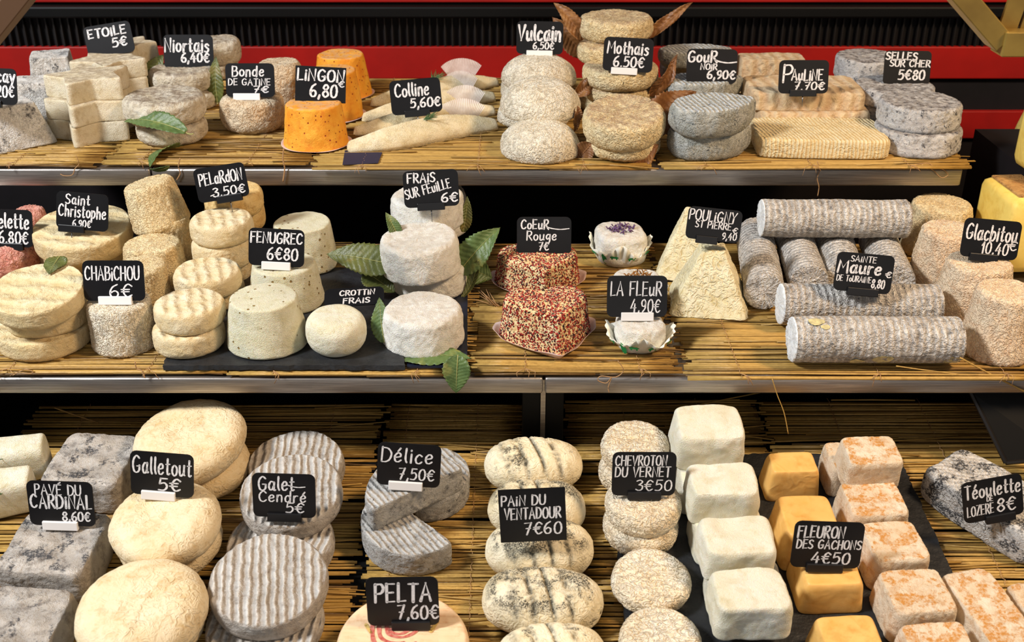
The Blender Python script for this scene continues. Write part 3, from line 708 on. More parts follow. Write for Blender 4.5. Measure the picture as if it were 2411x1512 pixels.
def sprig(label, p, n=22, L=.022, seed=1, spread=60, head=20, mat='green', name='herb_sprig', group=None, cat='herb'):
    rg = random.Random(seed); mb = MB()
    for k in range(n):
        a = math.radians(head+rg.uniform(-spread, spread)); el = rg.uniform(.05, .7); ll = L*rg.uniform(.6, 1)
        d = Vector((math.cos(a)*math.cos(el), math.sin(a)*math.cos(el), math.sin(el))); o = Vector((rg.uniform(-.2, .2)*L, rg.uniform(-.1, .1)*L, 0))
        mb.tube([o, o+d*ll*.5+Vector((0, 0, .001)), o+d*ll], .0006, 4, taper=[1, 1, .3])
    o = mb.obj(name, M[mat]); o.location = p; tag(o, label, cat, group); return o
def sheet(name, label, cat, pts, z, th, mat, group=None, rough=0.0, seed=0, bev=0):
    """flat slab from outline points in plane coordinates (x, y)"""
    rg = random.Random(seed); P = []
    n = len(pts)
    for i in range(n):
        a, b = Vector(pts[i]), Vector(pts[(i+1) % n]); k = max(1, int((b-a).length/.006)) if rough else 1
        nn = Vector((-(b-a).y, (b-a).x)).normalized()
        for j in range(k): P.append(a+(b-a)*j/k + nn*rg.uniform(-rough, rough))
    n = len(P); V = [(q.x, q.y, z+th) for q in P] + [(q.x + rg.uniform(-rough, rough)*.6, q.y - rough*.6, z) for q in P]
    me = mesh(name, V, [tuple(range(n)), tuple(range(n, 2*n))[::-1]] + [(n+i, n+(i+1) % n, (i+1) % n, i) for i in range(n)], M[mat], False)
    o = new_obj(name, me); tag(o, label, cat, group); return o
def outline_paper(label, i, out, rot, grow, mat='paper_pink', rim=.006, yaw=0, nrm=.0012, group=None, flute=0, flutes=40, height=None, parent=None, name='baking_paper'):
    """thin paper following an outline, its border turned up in waves"""
    V = []; R = i.R
    prof = [(0, .0004), (.6, .0004), (.97, .0006), (1.0, .0012)]
    for s, zz in prof:
        for a, r in zip(TH, out): V.append((R*r*s*math.cos(a+rot), R*r*s*math.sin(a+rot), zz))
    hh = height or rim
    for q in (.33, .66, 1.):
        for k, (a, r) in enumerate(zip(TH, out)):
            wv = 1 + (grow-1)*q + flute*q*math.cos(a*flutes) + .012*q*math.sin(a*5+1)
            V.append((R*r*wv*math.cos(a+rot), R*r*wv*math.sin(a+rot), .0012 + hh*q*(1+.25*math.sin(a*4+2)+.15*math.sin(a*7))))
    Fc = [(i_*NT+j, i_*NT+(j+1) % NT, (i_+1)*NT+(j+1) % NT, (i_+1)*NT+j) for i_ in range(6) for j in range(NT)]
    o = new_obj(name, mesh(name, V, Fc, M[mat]), parent)
    sm = o.modifiers.new('thickness', 'SOLIDIFY'); sm.thickness = .0003
    if parent is None: o.location = (i.x, i.y, i.z); o.rotation_euler[2] = math.radians(yaw); tag(o, label, 'paper', group)
    return o
# ================================================================== upper shelf
zr = S1
pyr = dict(out=sup(1, 1, 14), et=(.05, .03), eb=(.04, .04), bulge=0, lump=(.0012, 30), wr=(.0004, 300))
g = 'grey truncated pyramid cheeses'
pa = cheese('pyramid_cheese', 'grey ash pyramid cheese at the front left end of the upper shelf', g, 'pyramid_ash', (-75, 238, 132, 366), zr, rot=.72, taper=.62, hm=.062, **pyr)
pb = cheese('pyramid_cheese', 'grey ash pyramid cheese standing behind the front one, flat top', g, 'pyramid_ash', (-10, 168, 146, 318), zr, rot=.25, taper=.62, hm=.068, dy=.02, **pyr)
pc = cheese('pyramid_cheese', 'rearmost grey ash pyramid cheese, against the red band', g, 'pyramid_ash', (52, 118, 182, 260), zr, rot=.3, taper=.78, hm=.078, dy=.02, **pyr)
st = dict(out=star(.56), et=(.04, .12), eb=(.03, .1), bulge=.0, lump=(.0016, 26), wr=(.0002, 200))
def stars(boxes, rot, hs, labels, tw):
    z = zr; r = None
    for b, h, l, dr in zip(boxes, hs, labels, tw):
        r = cheese('star_cheese', l, 'stacked star-shaped cheeses', 'star', b, z, rot=rot+dr, hm=h, **st); z = r.top
        if b is not boxes[0] and False: pass
    return r
s1 = stars([(118, 200, 312, 350), (112, 150, 306, 302), (108, 100, 296, 250)], -math.pi/2-.10, [.031, .031, .033], ['star-shaped cheese, bottom of the front stack of three', 'star-shaped cheese, middle of the front stack of three', 'star-shaped cheese with a flat cream top, top of the front stack'], (0, .03, -.04))
s2 = stars([(195, 150, 345, 292), (192, 110, 345, 245), (178, 60, 345, 200)], -math.pi/2+.25, [.03, .03, .03], ['star-shaped cheese, bottom of the middle stack behind the front stars', 'star-shaped cheese, second of the middle star stack', 'star-shaped cheese holding the 5€ card, top of the middle stack'], (0, .05, -.05))
s3 = stars([(262, 130, 372, 238), (258, 90, 370, 196), (254, 50, 368, 160)], -math.pi/2+.4, [.03, .032, .034], ['star-shaped cheese, lowest of the rear star stack', 'star-shaped cheese, middle of the rear star stack', 'star-shaped cheese, top of the rear stack right of the 5€ card'], (0, .1, 0))
g = 'wrinkled discs on green leaves'; D = dict(et=(.16, .3), eb=(.16, .3), bulge=.03, lump=(.0016, 34), wr=(.0007, 250))
n1 = cheese('goat_cheese', 'wrinkled round cheese lying on the green leaf, lower of the front pair', g, 'niort', (328, 270, 484, 349), zr, hm=.030, **D)
n2 = cheese('goat_cheese', 'wrinkled round cheese on top of the leaf-wrapped front pair', g, 'niort', (297, 193, 479, 306), n1.top, hm=.038, dome=-.002, **D)
n3 = cheese('goat_cheese', 'wrinkled round cheese behind the leaf pair, lower rear one', g, 'niort', (360, 190, 520, 268), zr, hm=.03, **D)
n4 = cheese('goat_cheese', 'wrinkled round cheese below the 6,40€ card', g, 'niort', (358, 150, 506, 226), n3.top, hm=.034, dome=-.002, **D)
n5 = cheese('goat_cheese', 'brown wrinkled round cheese in shade right of the 6,40€ card, low', g, 'niort', (430, 150, 540, 214), zr, hm=.05, dy=.06, **D)
n6 = cheese('goat_cheese', 'wrinkled round cheese peeping out right of the 6,40€ card, high', g, 'niort', (440, 96, 546, 180), n5.top, hm=.04, dy=.06, **D)
g = 'brown wrinkled drum cheeses'; B = dict(et=(.2, .2), eb=(.25, .3), bulge=.05, lump=(.0018, 34), wr=(.0008, 240))
bo1 = cheese('drum_cheese', 'brown wrinkled drum cheese below the 7€ card with white clip', g, 'bonde', (525, 222, 668, 321), zr, hm=.052, taper=.97, dome=-.002, **B)
bo2 = cheese('drum_cheese', 'brown wrinkled drum cheese behind, between the 7€ and orange cheeses', g, 'bonde', (608, 134, 714, 262), zr, taper=.94, **B)
g = 'orange cone cheeses'; Lg = dict(et=(.08, .05), eb=(.05, .04), bulge=.0, lump=(.0016, 30), wr=(.0002, 200))
l1 = cheese('orange_cheese', 'orange speckled cone cheese in front below the 6,80 card', g, 'lingon', (665, 224, 818, 361), zr, taper=.83, **Lg)
l2 = cheese('orange_cheese', 'orange speckled cone cheese half hidden behind the 6,80 card', g, 'lingon', (716, 150, 852, 292), zr, taper=.83, **Lg)
l3 = cheese('orange_cheese', 'orange speckled cone cheese at the back, under the red band', g, 'lingon', (735, 114, 874, 240), zr, taper=.76, **Lg)
outline_paper('pink paper disc under the front orange cone', l1, circ(), 0, 1.08, rim=.001); outline_paper('pink paper disc under the half hidden orange cone', l2, circ(), 0, 1.1, rim=.001); outline_paper('pink paper disc under the rear orange cone', l3, circ(), 0, 1.06, rim=.001)

# long ridge cheeses
def ridge_cheese(label, A, B, wd, H, grp='long white ridge cheeses'):
    A, B = Vector(A), Vector(B); L = (B-A).length; NC[0] += 1
    NTl, NS = 80, 25; V = []; Fc = []
    for i in range(NTl+1):
        s = i/NTl*2-1; q = (1-abs(s)**2.6); ww = wd/2*(.30+.70*q)*(1 if abs(s) < .999 else .5); hh = H*(.42+.58*q**1.2); bend = .10*wd*math.sin(math.pi*s)
        if abs(s) > .97: k = math.sqrt(max(0, 1-((abs(s)-.97)/.03)**2))*.8+.2; ww *= k; hh *= k
        for j in range(NS):
            a = j/(NS-1)*math.pi; y = math.cos(a); z = math.sin(a)**.55*(1-.34*abs(y)**.7)
            V.append((s*L/2, bend+y*ww, hh*z))
    for i in range(NTl):
        for j in range(NS-1): Fc.append((i*NS+j, i*NS+j+1, (i+1)*NS+j+1, (i+1)*NS+j))
        Fc.append((i*NS, (i+1)*NS, (i+1)*NS+NS-1, i*NS+NS-1))
    Fc += [tuple(range(NS)), tuple(range(NTl*NS, NTl*NS+NS))[::-1]]
    me = mesh('ridge_cheese', V, Fc, M['colline']); dress(me, (.0015, 30), (.0002, 300), NC[0])
    o = new_obj('ridge_cheese', me); o.location = (A+B)/2; o.rotation_euler = (0, 0, math.atan2((B-A).y, (B-A).x)); tag(o, label, 'cheese', grp)
    return o
labs = ['long white ridge cheese in front with a dark herb sprig on it', 'long white ridge cheese, second from the front', 'long white ridge cheese, third from the front, behind the 5,60€ card', 'rearmost long white ridge cheese with a green herb sprig']
rc = []
for k, (uL, vL, uR, vR) in enumerate([(818, 357, 1172, 302), (832, 318, 1166, 268), (852, 285, 1166, 236), (872, 250, 1174, 200)]):
    a, b = on_z(uL, vL, zr), on_z(uR, vR, zr); rc.append(ridge_cheese(labs[k], a, b, .050 if k == 0 else .040, .034 if k == 0 else .030))
def fan_paper(label, p, w_, h_, yaw, n=26, lean=.5):
    V = []; 
    for j in range(5):
        for i in range(n*2+1):
            a = math.radians(40+100*i/(n*2)); r = h_*(.25+.75*j/4); V.append((w_*math.cos(a)*(-1)*(.6+.4*j/4), r*math.sin(a)*lean + .0016*(i % 2), r*math.sin(a)+ .0005*(i % 2)))
    m_ = n*2+1; o = new_obj('pleated_paper', mesh('pleated_paper', V, [(j*m_+i, j*m_+i+1, (j+1)*m_+i+1, (j+1)*m_+i) for j in range(4) for i in range(m_-1)], M['paper'], False))
    o.location = p; o.rotation_euler = (0, 0, math.radians(yaw)); tag(o, label, 'paper', 'pleated papers between the ridge cheeses'); return o
for k, (u, v, ww) in enumerate([(1090, 292, .048), (1096, 258, .044), (1085, 222, .040), (1088, 190, .048)]):
    fan_paper(['pleated translucent paper fan behind the front ridge cheese', 'pleated translucent paper fan behind the second ridge cheese', 'pleated translucent paper fan behind the third ridge cheese', 'pleated translucent paper fan behind the rearmost ridge cheese'][k], on_z(u, v, zr), ww, .036, 8)
p = rc[0].location; 
sprig('dark green herb sprig on the front ridge cheese', Vector((on_y(1004, 286, p.y).x, p.y-.004, zr+.033)), 18, .02, 3, 40, 10)
sprig('green herb sprig on the rearmost ridge cheese', Vector((on_y(1022, 185, rc[3].location.y).x, rc[3].location.y-.004, zr+.029)), 26, .026, 5, 70, 30)

# domes
g = 'white dome cheeses'; dm = dict(et=(.80, .86), eb=(.05, .1), bulge=.03, lump=(.0022, 28), wr=(.0008, 230))
v1_ = cheese('dome_cheese', 'white dome cheese at the front, bottom of its pile', g, 'vulcain', (1180, 282, 1364, 389), zr, **dm)
v2_ = cheese('dome_cheese', 'grey shaded dome cheese behind, mostly hidden at the pile base', g, 'vulcain', (1174, 215, 1340, 308), zr, **dm)
v3_ = cheese('dome_cheese', 'white dome cheese resting across the two lower domes', g, 'vulcain', (1180, 184, 1366, 292), v1_.top-.007, **dm)
v4_ = cheese('dome_cheese', 'hidden lower dome cheese below the one with the 6,50€ card', g, 'vulcain', (1180, 170, 1345, 255), zr, hm=.055, dy=.02, **dm)
v5_ = cheese('dome_cheese', 'white dome cheese directly below the white-clipped 6,50€ card at back', g, 'vulcain', (1182, 126, 1354, 218), v4_.top-.006, **dm)
# cream discs with brown leaves
g = 'cream discs wrapped with dry leaves'; D2 = dict(et=(.13, .26), eb=(.2, .4), bulge=.03, lump=(.0016, 32), wr=(.0007, 240))
m1 = cheese('leaf_wrapped_cheese', 'cream disc under a dry leaf, bottom of the front pair', g, 'mothais', (1384, 300, 1550, 386), zr, hm=.026, **D2)
m2 = cheese('leaf_wrapped_cheese', 'cream disc with sunken brown top, leaning on the front pair', g, 'mothais', (1376, 217, 1563, 350), zr+.026, hm=.042, dome=-.003, tilt=(10, -2), **D2)
m3 = cheese('leaf_wrapped_cheese', 'cream disc lowest in the tall rear pile', g, 'mothais', (1366, 215, 1540, 282), zr, hm=.03, **D2)
m4 = cheese('leaf_wrapped_cheese', 'cream disc second from the bottom of the tall rear pile', g, 'mothais', (1370, 170, 1540, 250), m3.top, hm=.022, **D2)
m5 = cheese('leaf_wrapped_cheese', 'cream disc holding the 6.50€ card in the tall rear pile', g, 'mothais', (1374, 130, 1546, 221), m4.top, hm=.033, dome=-.003, **D2)
m6 = cheese('leaf_wrapped_cheese', 'cream disc left of and behind the 6.50€ card', g, 'mothais', (1362, 90, 1500, 172), m5.top-.006, hm=.030, dy=.03, **D2)
m7 = cheese('leaf_wrapped_cheese', 'cream disc on the very top of the tall rear pile', g, 'mothais', (1366, 21, 1535, 108), m6.top, hm=.036, dome=-.002, **D2)
# blue-black tear discs
g = 'blue-black pointed disc cheeses'; A_ = dict(out=almond(), et=(.08, .2), eb=(.2, .45), bulge=.03, lump=(.0016, 32), wr=(.0006, 260))
g1 = cheese('pointed_cheese', 'blue-mottled pointed oval cheese, lower one in front', g, 'gour', (1572, 300, 1768, 383), zr, rot=.2, hm=.040, **A_)
g2 = cheese('pointed_cheese', 'pointed oval cheese with a silvery ribbed top, upper one in front', g, 'gour', (1577, 213, 1780, 327), g1.top, rot=.32, hm=.042, tilt=(3, 0), **A_)
g3 = cheese('pointed_cheese', 'pointed oval cheese behind, lower one below the 6,90€ card', g, 'gour', (1560, 225, 1750, 292), zr, rot=.2, hm=.035, **A_)
g4 = cheese('pointed_cheese', 'silvery pointed oval cheese touching the 6,90€ card', g, 'gour', (1567, 165, 1750, 244), g3.top, rot=.2, hm=.030, **A_)
g5 = cheese('pointed_cheese', 'pointed oval cheese at the back, lower one', g, 'gour', (1555, 150, 1720, 205), zr, rot=.1, hm=.045, **A_)
g6 = cheese('pointed_cheese', 'mossy pointed oval cheese at the back, above left of the 6,90€ card', g, 'gour', (1553, 98, 1722, 168), g5.top, rot=.1, hm=.030, **A_)
# ridged slabs
g = 'ridged cream slab cheeses'; P_ = dict(et=(.05, .35), eb=(.03, .15), bulge=.0, lump=(.0014, 26), wr=(.0004, 200))
q1 = cheese('slab_cheese', 'ridged cream slab cheese lying at the front below the 7.70€ card', g, 'pauline', (1772, 258, 2078, 376), zr, out=sup(1, .62, 9), rot=-.05, hm=.028, extra=grooves(190, .0009, .0022), **P_)
q2 = cheese('slab_cheese', 'cream slab cheese under the one with the 7.70€ card', g, 'pauline_b', (1770, 235, 2030, 318), zr, out=sup(1, .62, 9), rot=-.02, hm=.034, **P_)
q3 = cheese('slab_cheese', 'cream slab cheese with tile marks holding the 7.70€ card', g, 'pauline_b', (1758, 180, 2026, 268), q2.top, out=sup(1, .62, 9), rot=-.02, hm=.028, extra=grooves(55, .0009, .002), dy=.012, **P_)
q4 = cheese('slab_cheese', 'cream slab cheese at the back left of the 7.70€ card', g, 'pauline_b', (1738, 165, 1890, 225), zr, out=sup(1, .5, 9), hm=.058, dy=.012, **P_)
# ash discs
g = 'ash grey discs at the right end'; Sd = dict(et=(.07, .16), eb=(.09, .2), bulge=.0, taper=.97, lump=(.0015, 34), wr=(.0006, 250))
e1 = cheese('ash_disc_cheese', 'ash grey disc, bottom of the front pair at the right end', g, 'selles', (2056, 290, 2256, 377), zr, hm=.034, **Sd)
e2_ = cheese('ash_disc_cheese', 'ash grey disc with a brown-flecked top, top of the front pair', g, 'selles', (2068, 217, 2257, 318), e1.top, hm=.035, **Sd)
e3 = cheese('ash_disc_cheese', 'ash grey disc in shade low behind the front pair', g, 'selles', (2010, 240, 2192, 312), zr, hm=.034, **Sd)
e4 = cheese('ash_disc_cheese', 'ash grey disc just below the 5€80 card', g, 'selles', (2012, 190, 2196, 262), e3.top, hm=.026, **Sd)
e5 = cheese('ash_disc_cheese', 'ash grey disc at the back left, lower one', g, 'selles', (1962, 190, 2110, 240), zr, hm=.042, **Sd)
e6 = cheese('ash_disc_cheese', 'ash grey disc at the back left of the 5€80 card, upper one', g, 'selles', (1966, 116, 2112, 200), e5.top, hm=.036, **Sd)

# leaves of the upper shelf
LG = 'leaves tucked between upper shelf cheeses'
leaf('green toothed leaf sticking out left between the front leaf pair', on_z(412, 322, n1.top+.006)+Vector((.01, .02, 0)), on_y(292, 288, n1.y-.035), .034, (0, -.5, .8), .12, .3, 'leaf', group=LG, stem=.12)
leaf('green leaf hanging over the steel edge below the front pair', on_y(425, 352, n1.y-.030), on_y(352, 394, yf1-.006), .034, (-.3, -.8, .4), .12, .2, 'leaf', group=LG, stem=.02)
leaf('small green leaf end curling under the steel edge', on_y(398, 392, yf1-.008), on_y(352, 398, yf1-.010), .012, (0, -.6, -.5), .1, .2, 'leaf', group=LG, stem=.02)
leaf('olive leaf standing upright right of the 6,40€ card', on_y(512, 240, n4.y-.02), on_y(508, 132, n4.y+.0), .028, (0, -1, .1), .1, .25, 'leaf_o', group=LG, stem=.05)
leaf('dark olive leaf between the star stack and the 6,40€ card', on_y(338, 205, n4.y+.0), on_y(385, 128, n4.y+.03), .036, (0, -1, .3), .05, .2, 'leaf_o', group=LG, stem=.03)
LB = 'dry brown leaves around the cream discs'
leaf('dry brown leaf rising at upper left of the topmost cream disc', on_y(1378, 98, m7.y-.01), on_y(1303, 6, m7.y+.01), .030, (.3, -1, .2), .16, .5, 'leaf_b', group=LB, stem=.02, wavy=.35)
leaf('dark dry leaf behind the 6,50€ card and the tall pile', on_y(1375, 130, m7.y+.03), on_y(1300, 40, m7.y+.04), .040, (.1, -1, .1), .1, .4, 'leaf_b', group=LB, stem=.02, wavy=.3)
leaf('dry curled leaf pointing up right of the topmost cream disc', on_y(1528, 88, m7.y-.01), on_y(1632, 6, m7.y+.0), .020, (-.3, -1, .4), .12, .6, 'leaf_b', group=LB, stem=.04, wavy=.5)
leaf('dry brown leaf to the right of the tall pile, by the 6,90€ card', on_y(1530, 225, m5.y-.03), on_y(1597, 128, m5.y-.02), .024, (.5, -1, .3), .1, .5, 'leaf_b', group=LB, stem=.04, wavy=.4)
leaf('dark dry leaf filling the gap between front disc and pointed ovals', on_y(1520, 300, m2.y+.02), on_y(1640, 215, m2.y+.05), .060, (.2, -1, .5), .08, .3, 'leaf_b', group=LB, stem=.02, wavy=.3)
leaf('dry leaf shreds between the domes and the cream pile', on_y(1400, 190, m5.y-.02), on_y(1345, 230, m5.y-.03), .026, (.1, -1, .3), .1, .5, 'leaf_b', group=LB, stem=.05, wavy=.5)
leaf('small dry leaf hanging beside the stacked front dome', on_y(1356, 250, v3_.y-.028), on_y(1350, 312, v3_.y-.034), .016, (.7, -1, .1), .12, .5, 'leaf_b', group=LB, stem=.06, wavy=.3)
leaf('dry leaf folded round the bottom cream disc', on_y(1476, 384, m1.y-.040), on_y(1552, 340, m1.y-.030), .034, (.5, -1, .3), .15, .1, 'leaf_b', group=LB, stem=.02, wavy=.2)
leaf('dark dry leaf below the domes and the front cream disc', on_y(1392, 340, m1.y-.02), on_y(1350, 385, m1.y-.02), .030, (.1, -1, .6), .1, .3, 'leaf_b', group=LB, stem=.02, wavy=.2)
sheet('cloth_scrap', 'dark blue cloth scrap under the front ridge cheese', 'cloth', [(px(808, 385, S1), on_z(0, 389, S1).y), (px(890, 385, S1), on_z(0, 385, S1).y), (px(900, 360, S1), on_z(0, 360, S1).y), (px(812, 355, S1), on_z(0, 355, S1).y)], S1+.0002, .0006, 'scar')

# price cards of the upper shelf
price_tag('cut-off black card at the left edge above the grey pyramids', -22, 203, 124, 84, -2, pa.y-.06, [("Valencay", .06, .62, .38, .90, .03), ("7,20€", .45, .22, .34, .48, .028)], ('b', .5, .4))
price_tag('black card reading 5€ on the star-shaped cheeses', 257, 93, 112, 72, 9, s2, [("ETOiLE", .08, .62, .28, .80, .034), ("5€", .55, .24, .30, .30, .032)], None)
price_tag('black card reading 6,40€ above the wrinkled leaf discs', 444, 122, 117, 78, 0, n4, [("Niortais", .03, .50, .42, .88, .032), ("6,40€", .35, .20, .28, .55, .03)], None)
price_tag('black card reading 7€ with white clip on the brown drum', 589, 189, 115, 78, 0, bo1, [("Bonde", .14, .62, .32, .64, .026), ("DE GATiNE", .05, .36, .20, .86, .018), ("7€", .56, .14, .20, .30, .026)], ('w', .42, .55))
price_tag('square-cornered black card reading 6,80 on the orange cones', 755, 199, 119, 82, -3, l1, [("LiNGON", .04, .60, .34, .92, .034), ("6,80", .30, .16, .38, .52, .034), ("€", .86, .46, .18, .1, .02)], None, corner=.01)
price_tag('black card reading 5,60€ above the long ridge cheeses', 979, 227, 120, 80, 5, rc[0].location.y+.03, [("Colline", .10, .52, .40, .66, .028), ("5,60€", .38, .18, .28, .58, .028)], ('b', .50, .5))
price_tag('black card reading 6,50€ with white clip on the rear dome', 1271, 89, 110, 75, -1, (v5_, -.004), [("Vulcain", .04, .42, .50, .90, .042), ("6,50€", .36, .16, .22, .44, .022)], ('w', .50, .56))
price_tag('black card reading 6.50€ with white clip on the cream pile', 1479, 129, 117, 78, -3, m5, [("Mothais", .08, .52, .38, .82, .030), ("6.50€", .22, .14, .32, .60, .028)], ('w', .44, .53))
price_tag('black card reading 6,90€ on the blue-black pointed cheeses', 1676, 156, 119, 79, -1, g4, [("GouR", .03, .62, .34, .56, .032), ("~", .54, .60, .2, .36, .03), ("NOiR", .28, .40, .18, .32, .02), ("6,90€", .42, .14, .26, .54, .028)], None)
price_tag('black card reading 7.70€ on the cream slabs', 1892, 181, 117, 77, 0, q3, [("P", .08, .34, .56, .18, .036), ("AuLiNE", .26, .40, .34, .62, .028), ("7.70€", .32, .12, .24, .60, .026)], ('b', .50, .54))
price_tag('black card reading 5€80 above the ash grey discs', 2136, 160, 110, 79, -1, e4, [("SELLES", .03, .74, .22, .66, .030), ("SUR CHER", .12, .54, .20, .86, .024), ("5€80", .32, .16, .30, .56, .032)], None)
# ================================================================== middle shelf
zs = S2
sl = .006
sheet('slate_board', 'black slate board at the middle shelf edge under fresh cheeses', 'slate', [(px(385, 872, zs), on_z(0, 872, zs).y), (px(955, 872, zs)+.0, on_z(0, 872, zs).y), (px(930, 660, zs), on_z(0, 640, zs).y), (px(440, 660, zs), on_z(0, 640, zs).y)], zs+.0006, sl, 'slate', rough=.0014, seed=3)
sheet('slate_board', 'thin dark board under the white leaf discs', 'slate', [(px(958, 868, zs), on_z(0, 868, zs).y), (px(1100, 868, zs), on_z(0, 868, zs).y), (px(1098, 660, zs), on_z(0, 620, zs).y), (px(950, 660, zs), on_z(0, 620, zs).y)], zs+.0006, .0025, 'sheet', rough=.0002, seed=4)
zl = zs+sl+.0006; zl2 = zs+.0031
g = 'red speckled cheeses'
r1 = cheese('red_cheese', 'red speckled cheese at the far left behind the yellow discs', g, 'redcheese', (-95, 520, 92, 668), zs, hm=.045, et=(.3, .4), eb=(.2, .3), lump=(.003, 36), wr=(.0012, 200), dome=-.008)
r2 = cheese('red_cheese', 'small red speckled cheese behind, below the 6,80€ card', g, 'redcheese', (20, 520, 96, 600), zs+.01, hm=.05, et=(.3, .4), eb=(.2, .3), lump=(.003, 36), wr=(.0012, 200), dy=.03)
g = 'pale yellow flat discs'; Cd = dict(et=(.04, .16), eb=(.12, .35), bulge=.01, lump=(.0018, 24), wr=(.0003, 250))
c1 = cheese('flat_disc_cheese', 'pale yellow disc, lowest of the front left stack of three', g, 'christo', (0, 700, 212, 858), zs, hm=.026, **Cd)
c2 = cheese('flat_disc_cheese', 'pale yellow disc, middle of the front left stack', g, 'christo', (18, 680, 206, 802), c1.top, hm=.022, **Cd)
c3 = cheese('flat_disc_cheese', 'pale yellow disc with a dark leaf scrap, top of the front left stack', g, 'christo', (-14, 603, 198, 768), c2.top+.008, hm=.027, tilt=(10, 0), **Cd)
c4 = cheese('flat_disc_cheese', 'pale yellow disc under the rear one with the 6,90€ card', g, 'christo', (95, 540, 306, 655), zs, hm=.024, dy=.01, **Cd)
c5 = cheese('flat_disc_cheese', 'pale yellow disc at the rear holding the 6,90€ card', g, 'christo', (88, 487, 306, 622), c4.top+.006, hm=.033, tilt=(8, 2), **Cd)
leaf('dark green leaf scrap pressed on the top yellow disc', Vector((c3.x+.008, c3.y+.056, c3.top+.0135)), Vector((c3.x+.008, c3.y+.018, c3.top+.0065)), .030, (0, .05, 1), .02, .02, 'leaf_o', stem=.01, tooth=.05)
g = 'straw-coloured wrinkled drums'; Ch = dict(et=(.12, .08), eb=(.12, .10), bulge=.015, lump=(.0016, 30), wr=(.0008, 330))
h1 = cheese('drum_cheese', 'white wrinkled drum in front below the 6€ card', g, 'chabi_w', (212, 676, 367, 846), zs, taper=.9, **Ch)
h2 = cheese('drum_cheese', 'straw wrinkled drum directly behind the 6€ card', g, 'chabi', (278, 600, 406, 772), zs, taper=.85, **Ch)
h3 = cheese('drum_cheese', 'straw wrinkled drum, second behind the 6€ card', g, 'chabi', (294, 547, 440, 712), zs, taper=.86, **Ch)
h4 = cheese('drum_cheese', 'straw wrinkled drum at the back beside the tipped one', g, 'chabi', (352, 490, 458, 655), zs, taper=.9, **Ch)
h5 = cheese('drum_cheese', 'straw wrinkled drum tipped sideways on top of the others', g, 'chabi', (309, 420, 446, 556), h3.top-.004, taper=.8, hm=.064, tilt=(-2, -12), dy=.0, **Ch)
g = 'small cream discs in stacks'; Pd = dict(et=(.12, .26), eb=(.14, .3), bulge=.03, lump=(.0015, 32), wr=(.0003, 240))
k1 = cheese('small_disc_cheese', 'small cream disc, bottom of the front pair on the slate', g, 'pelard', (368, 770, 529, 851), zl, hm=.029, **Pd)
k2 = cheese('small_disc_cheese', 'small cream disc with crossed marks, top of the front pair', g, 'pelard', (369, 684, 528, 795), k1.top, hm=.028, **Pd)
k3 = cheese('small_disc_cheese', 'small cream disc, bottom of the middle pair', g, 'pelard', (412, 655, 568, 752), zl, hm=.028, dy=.012, **Pd)
k4 = cheese('small_disc_cheese', 'small cream disc with striped top, top of the middle pair', g, 'pelard', (414, 614, 566, 712), k3.top, hm=.028, **Pd)
k5 = cheese('small_disc_cheese', 'cream disc low in the tall rear stack', g, 'pelard', (460, 600, 592, 682), zs, hm=.036, **Pd)
k6 = cheese('small_disc_cheese', 'cream disc second in the tall rear stack', g, 'pelard', (458, 555, 592, 645), k5.top, hm=.036, **Pd)
k7 = cheese('small_disc_cheese', 'cream disc on top of the tall rear stack, left of the 6€80 card', g, 'pelard', (453, 500, 594, 588), k6.top, hm=.030, **Pd)
k8 = cheese('small_disc_cheese', 'amber disc low behind the tall stack', g, 'pelard_o', (490, 520, 612, 610), zs, hm=.046, **Pd)
k9 = cheese('small_disc_cheese', 'amber disc halfway up behind the tall stack', g, 'pelard_o', (488, 480, 622, 560), k8.top, hm=.036, **Pd)
k10 = cheese('small_disc_cheese', 'amber disc just below the 3.50€ card', g, 'pelard_o', (486, 445, 618, 520), k9.top, hm=.032, **Pd)
g = 'tall white seeded cones'; Fg = dict(et=(.08, .05), eb=(.12, .08), bulge=.01, lump=(.0020, 28), wr=(.0002, 200))
f1 = cheese('seeded_cone_cheese', 'tall white cone cheese in front on the slate', g, 'fenu', (531, 666, 722, 853), zl, taper=.80, **Fg)
f2 = cheese('seeded_cone_cheese', 'tall white seeded cone behind, below the 6€80 card', g, 'fenu', (584, 590, 762, 748), zl, taper=.80, **Fg)
f3 = cheese('seeded_cone_cheese', 'tall white seeded cone at the back, right of the 6€80 card', g, 'fenu', (636, 498, 794, 656), zl, taper=.82, **Fg)
ct = cheese('round_fresh_cheese', 'small round fresh cheese alone on the slate', None, 'fresh', (721, 728, 857, 828), zl, ell=True, et=(.35, .35), eb=(.42, .42), bulge=.05, lump=(.0016, 30), wr=(.0001, 200), tilt=(4, 4))
g = 'white leaf-bedded discs'; Fr = dict(et=(.12, .16), eb=(.08, .12), bulge=.01, taper=.93, lump=(.0022, 34), wr=(.0006, 200))
a1 = cheese('white_disc_cheese', 'white disc in front on the hanging leaf', g, 'frais', (899, 686, 1092, 849), zl2, **Fr)
a2 = cheese('white_disc_cheese', 'greyish white disc at the bottom of the rear leaf stack', g, 'frais', (925, 612, 1100, 714), zl2, hm=.036, **Fr)
a3 = cheese('white_disc_cheese', 'white disc in the middle, tilted over the grey one', g, 'frais', (897, 523, 1086, 672), a2.top, hm=.048, tilt=(3, -3), **Fr)
a4 = cheese('white_disc_cheese', 'white disc at the rear base behind the tilted one', g, 'frais', (935, 520, 1100, 600), zl2, hm=.066, dy=.045, **Fr)
a5 = cheese('white_disc_cheese', 'white disc holding the 6€ card with leaf, topmost at the rear', g, 'frais', (920, 460, 1094, 556), a4.top, hm=.042, dy=.0, **Fr)
LG2 = 'green toothed leaves around the white discs'
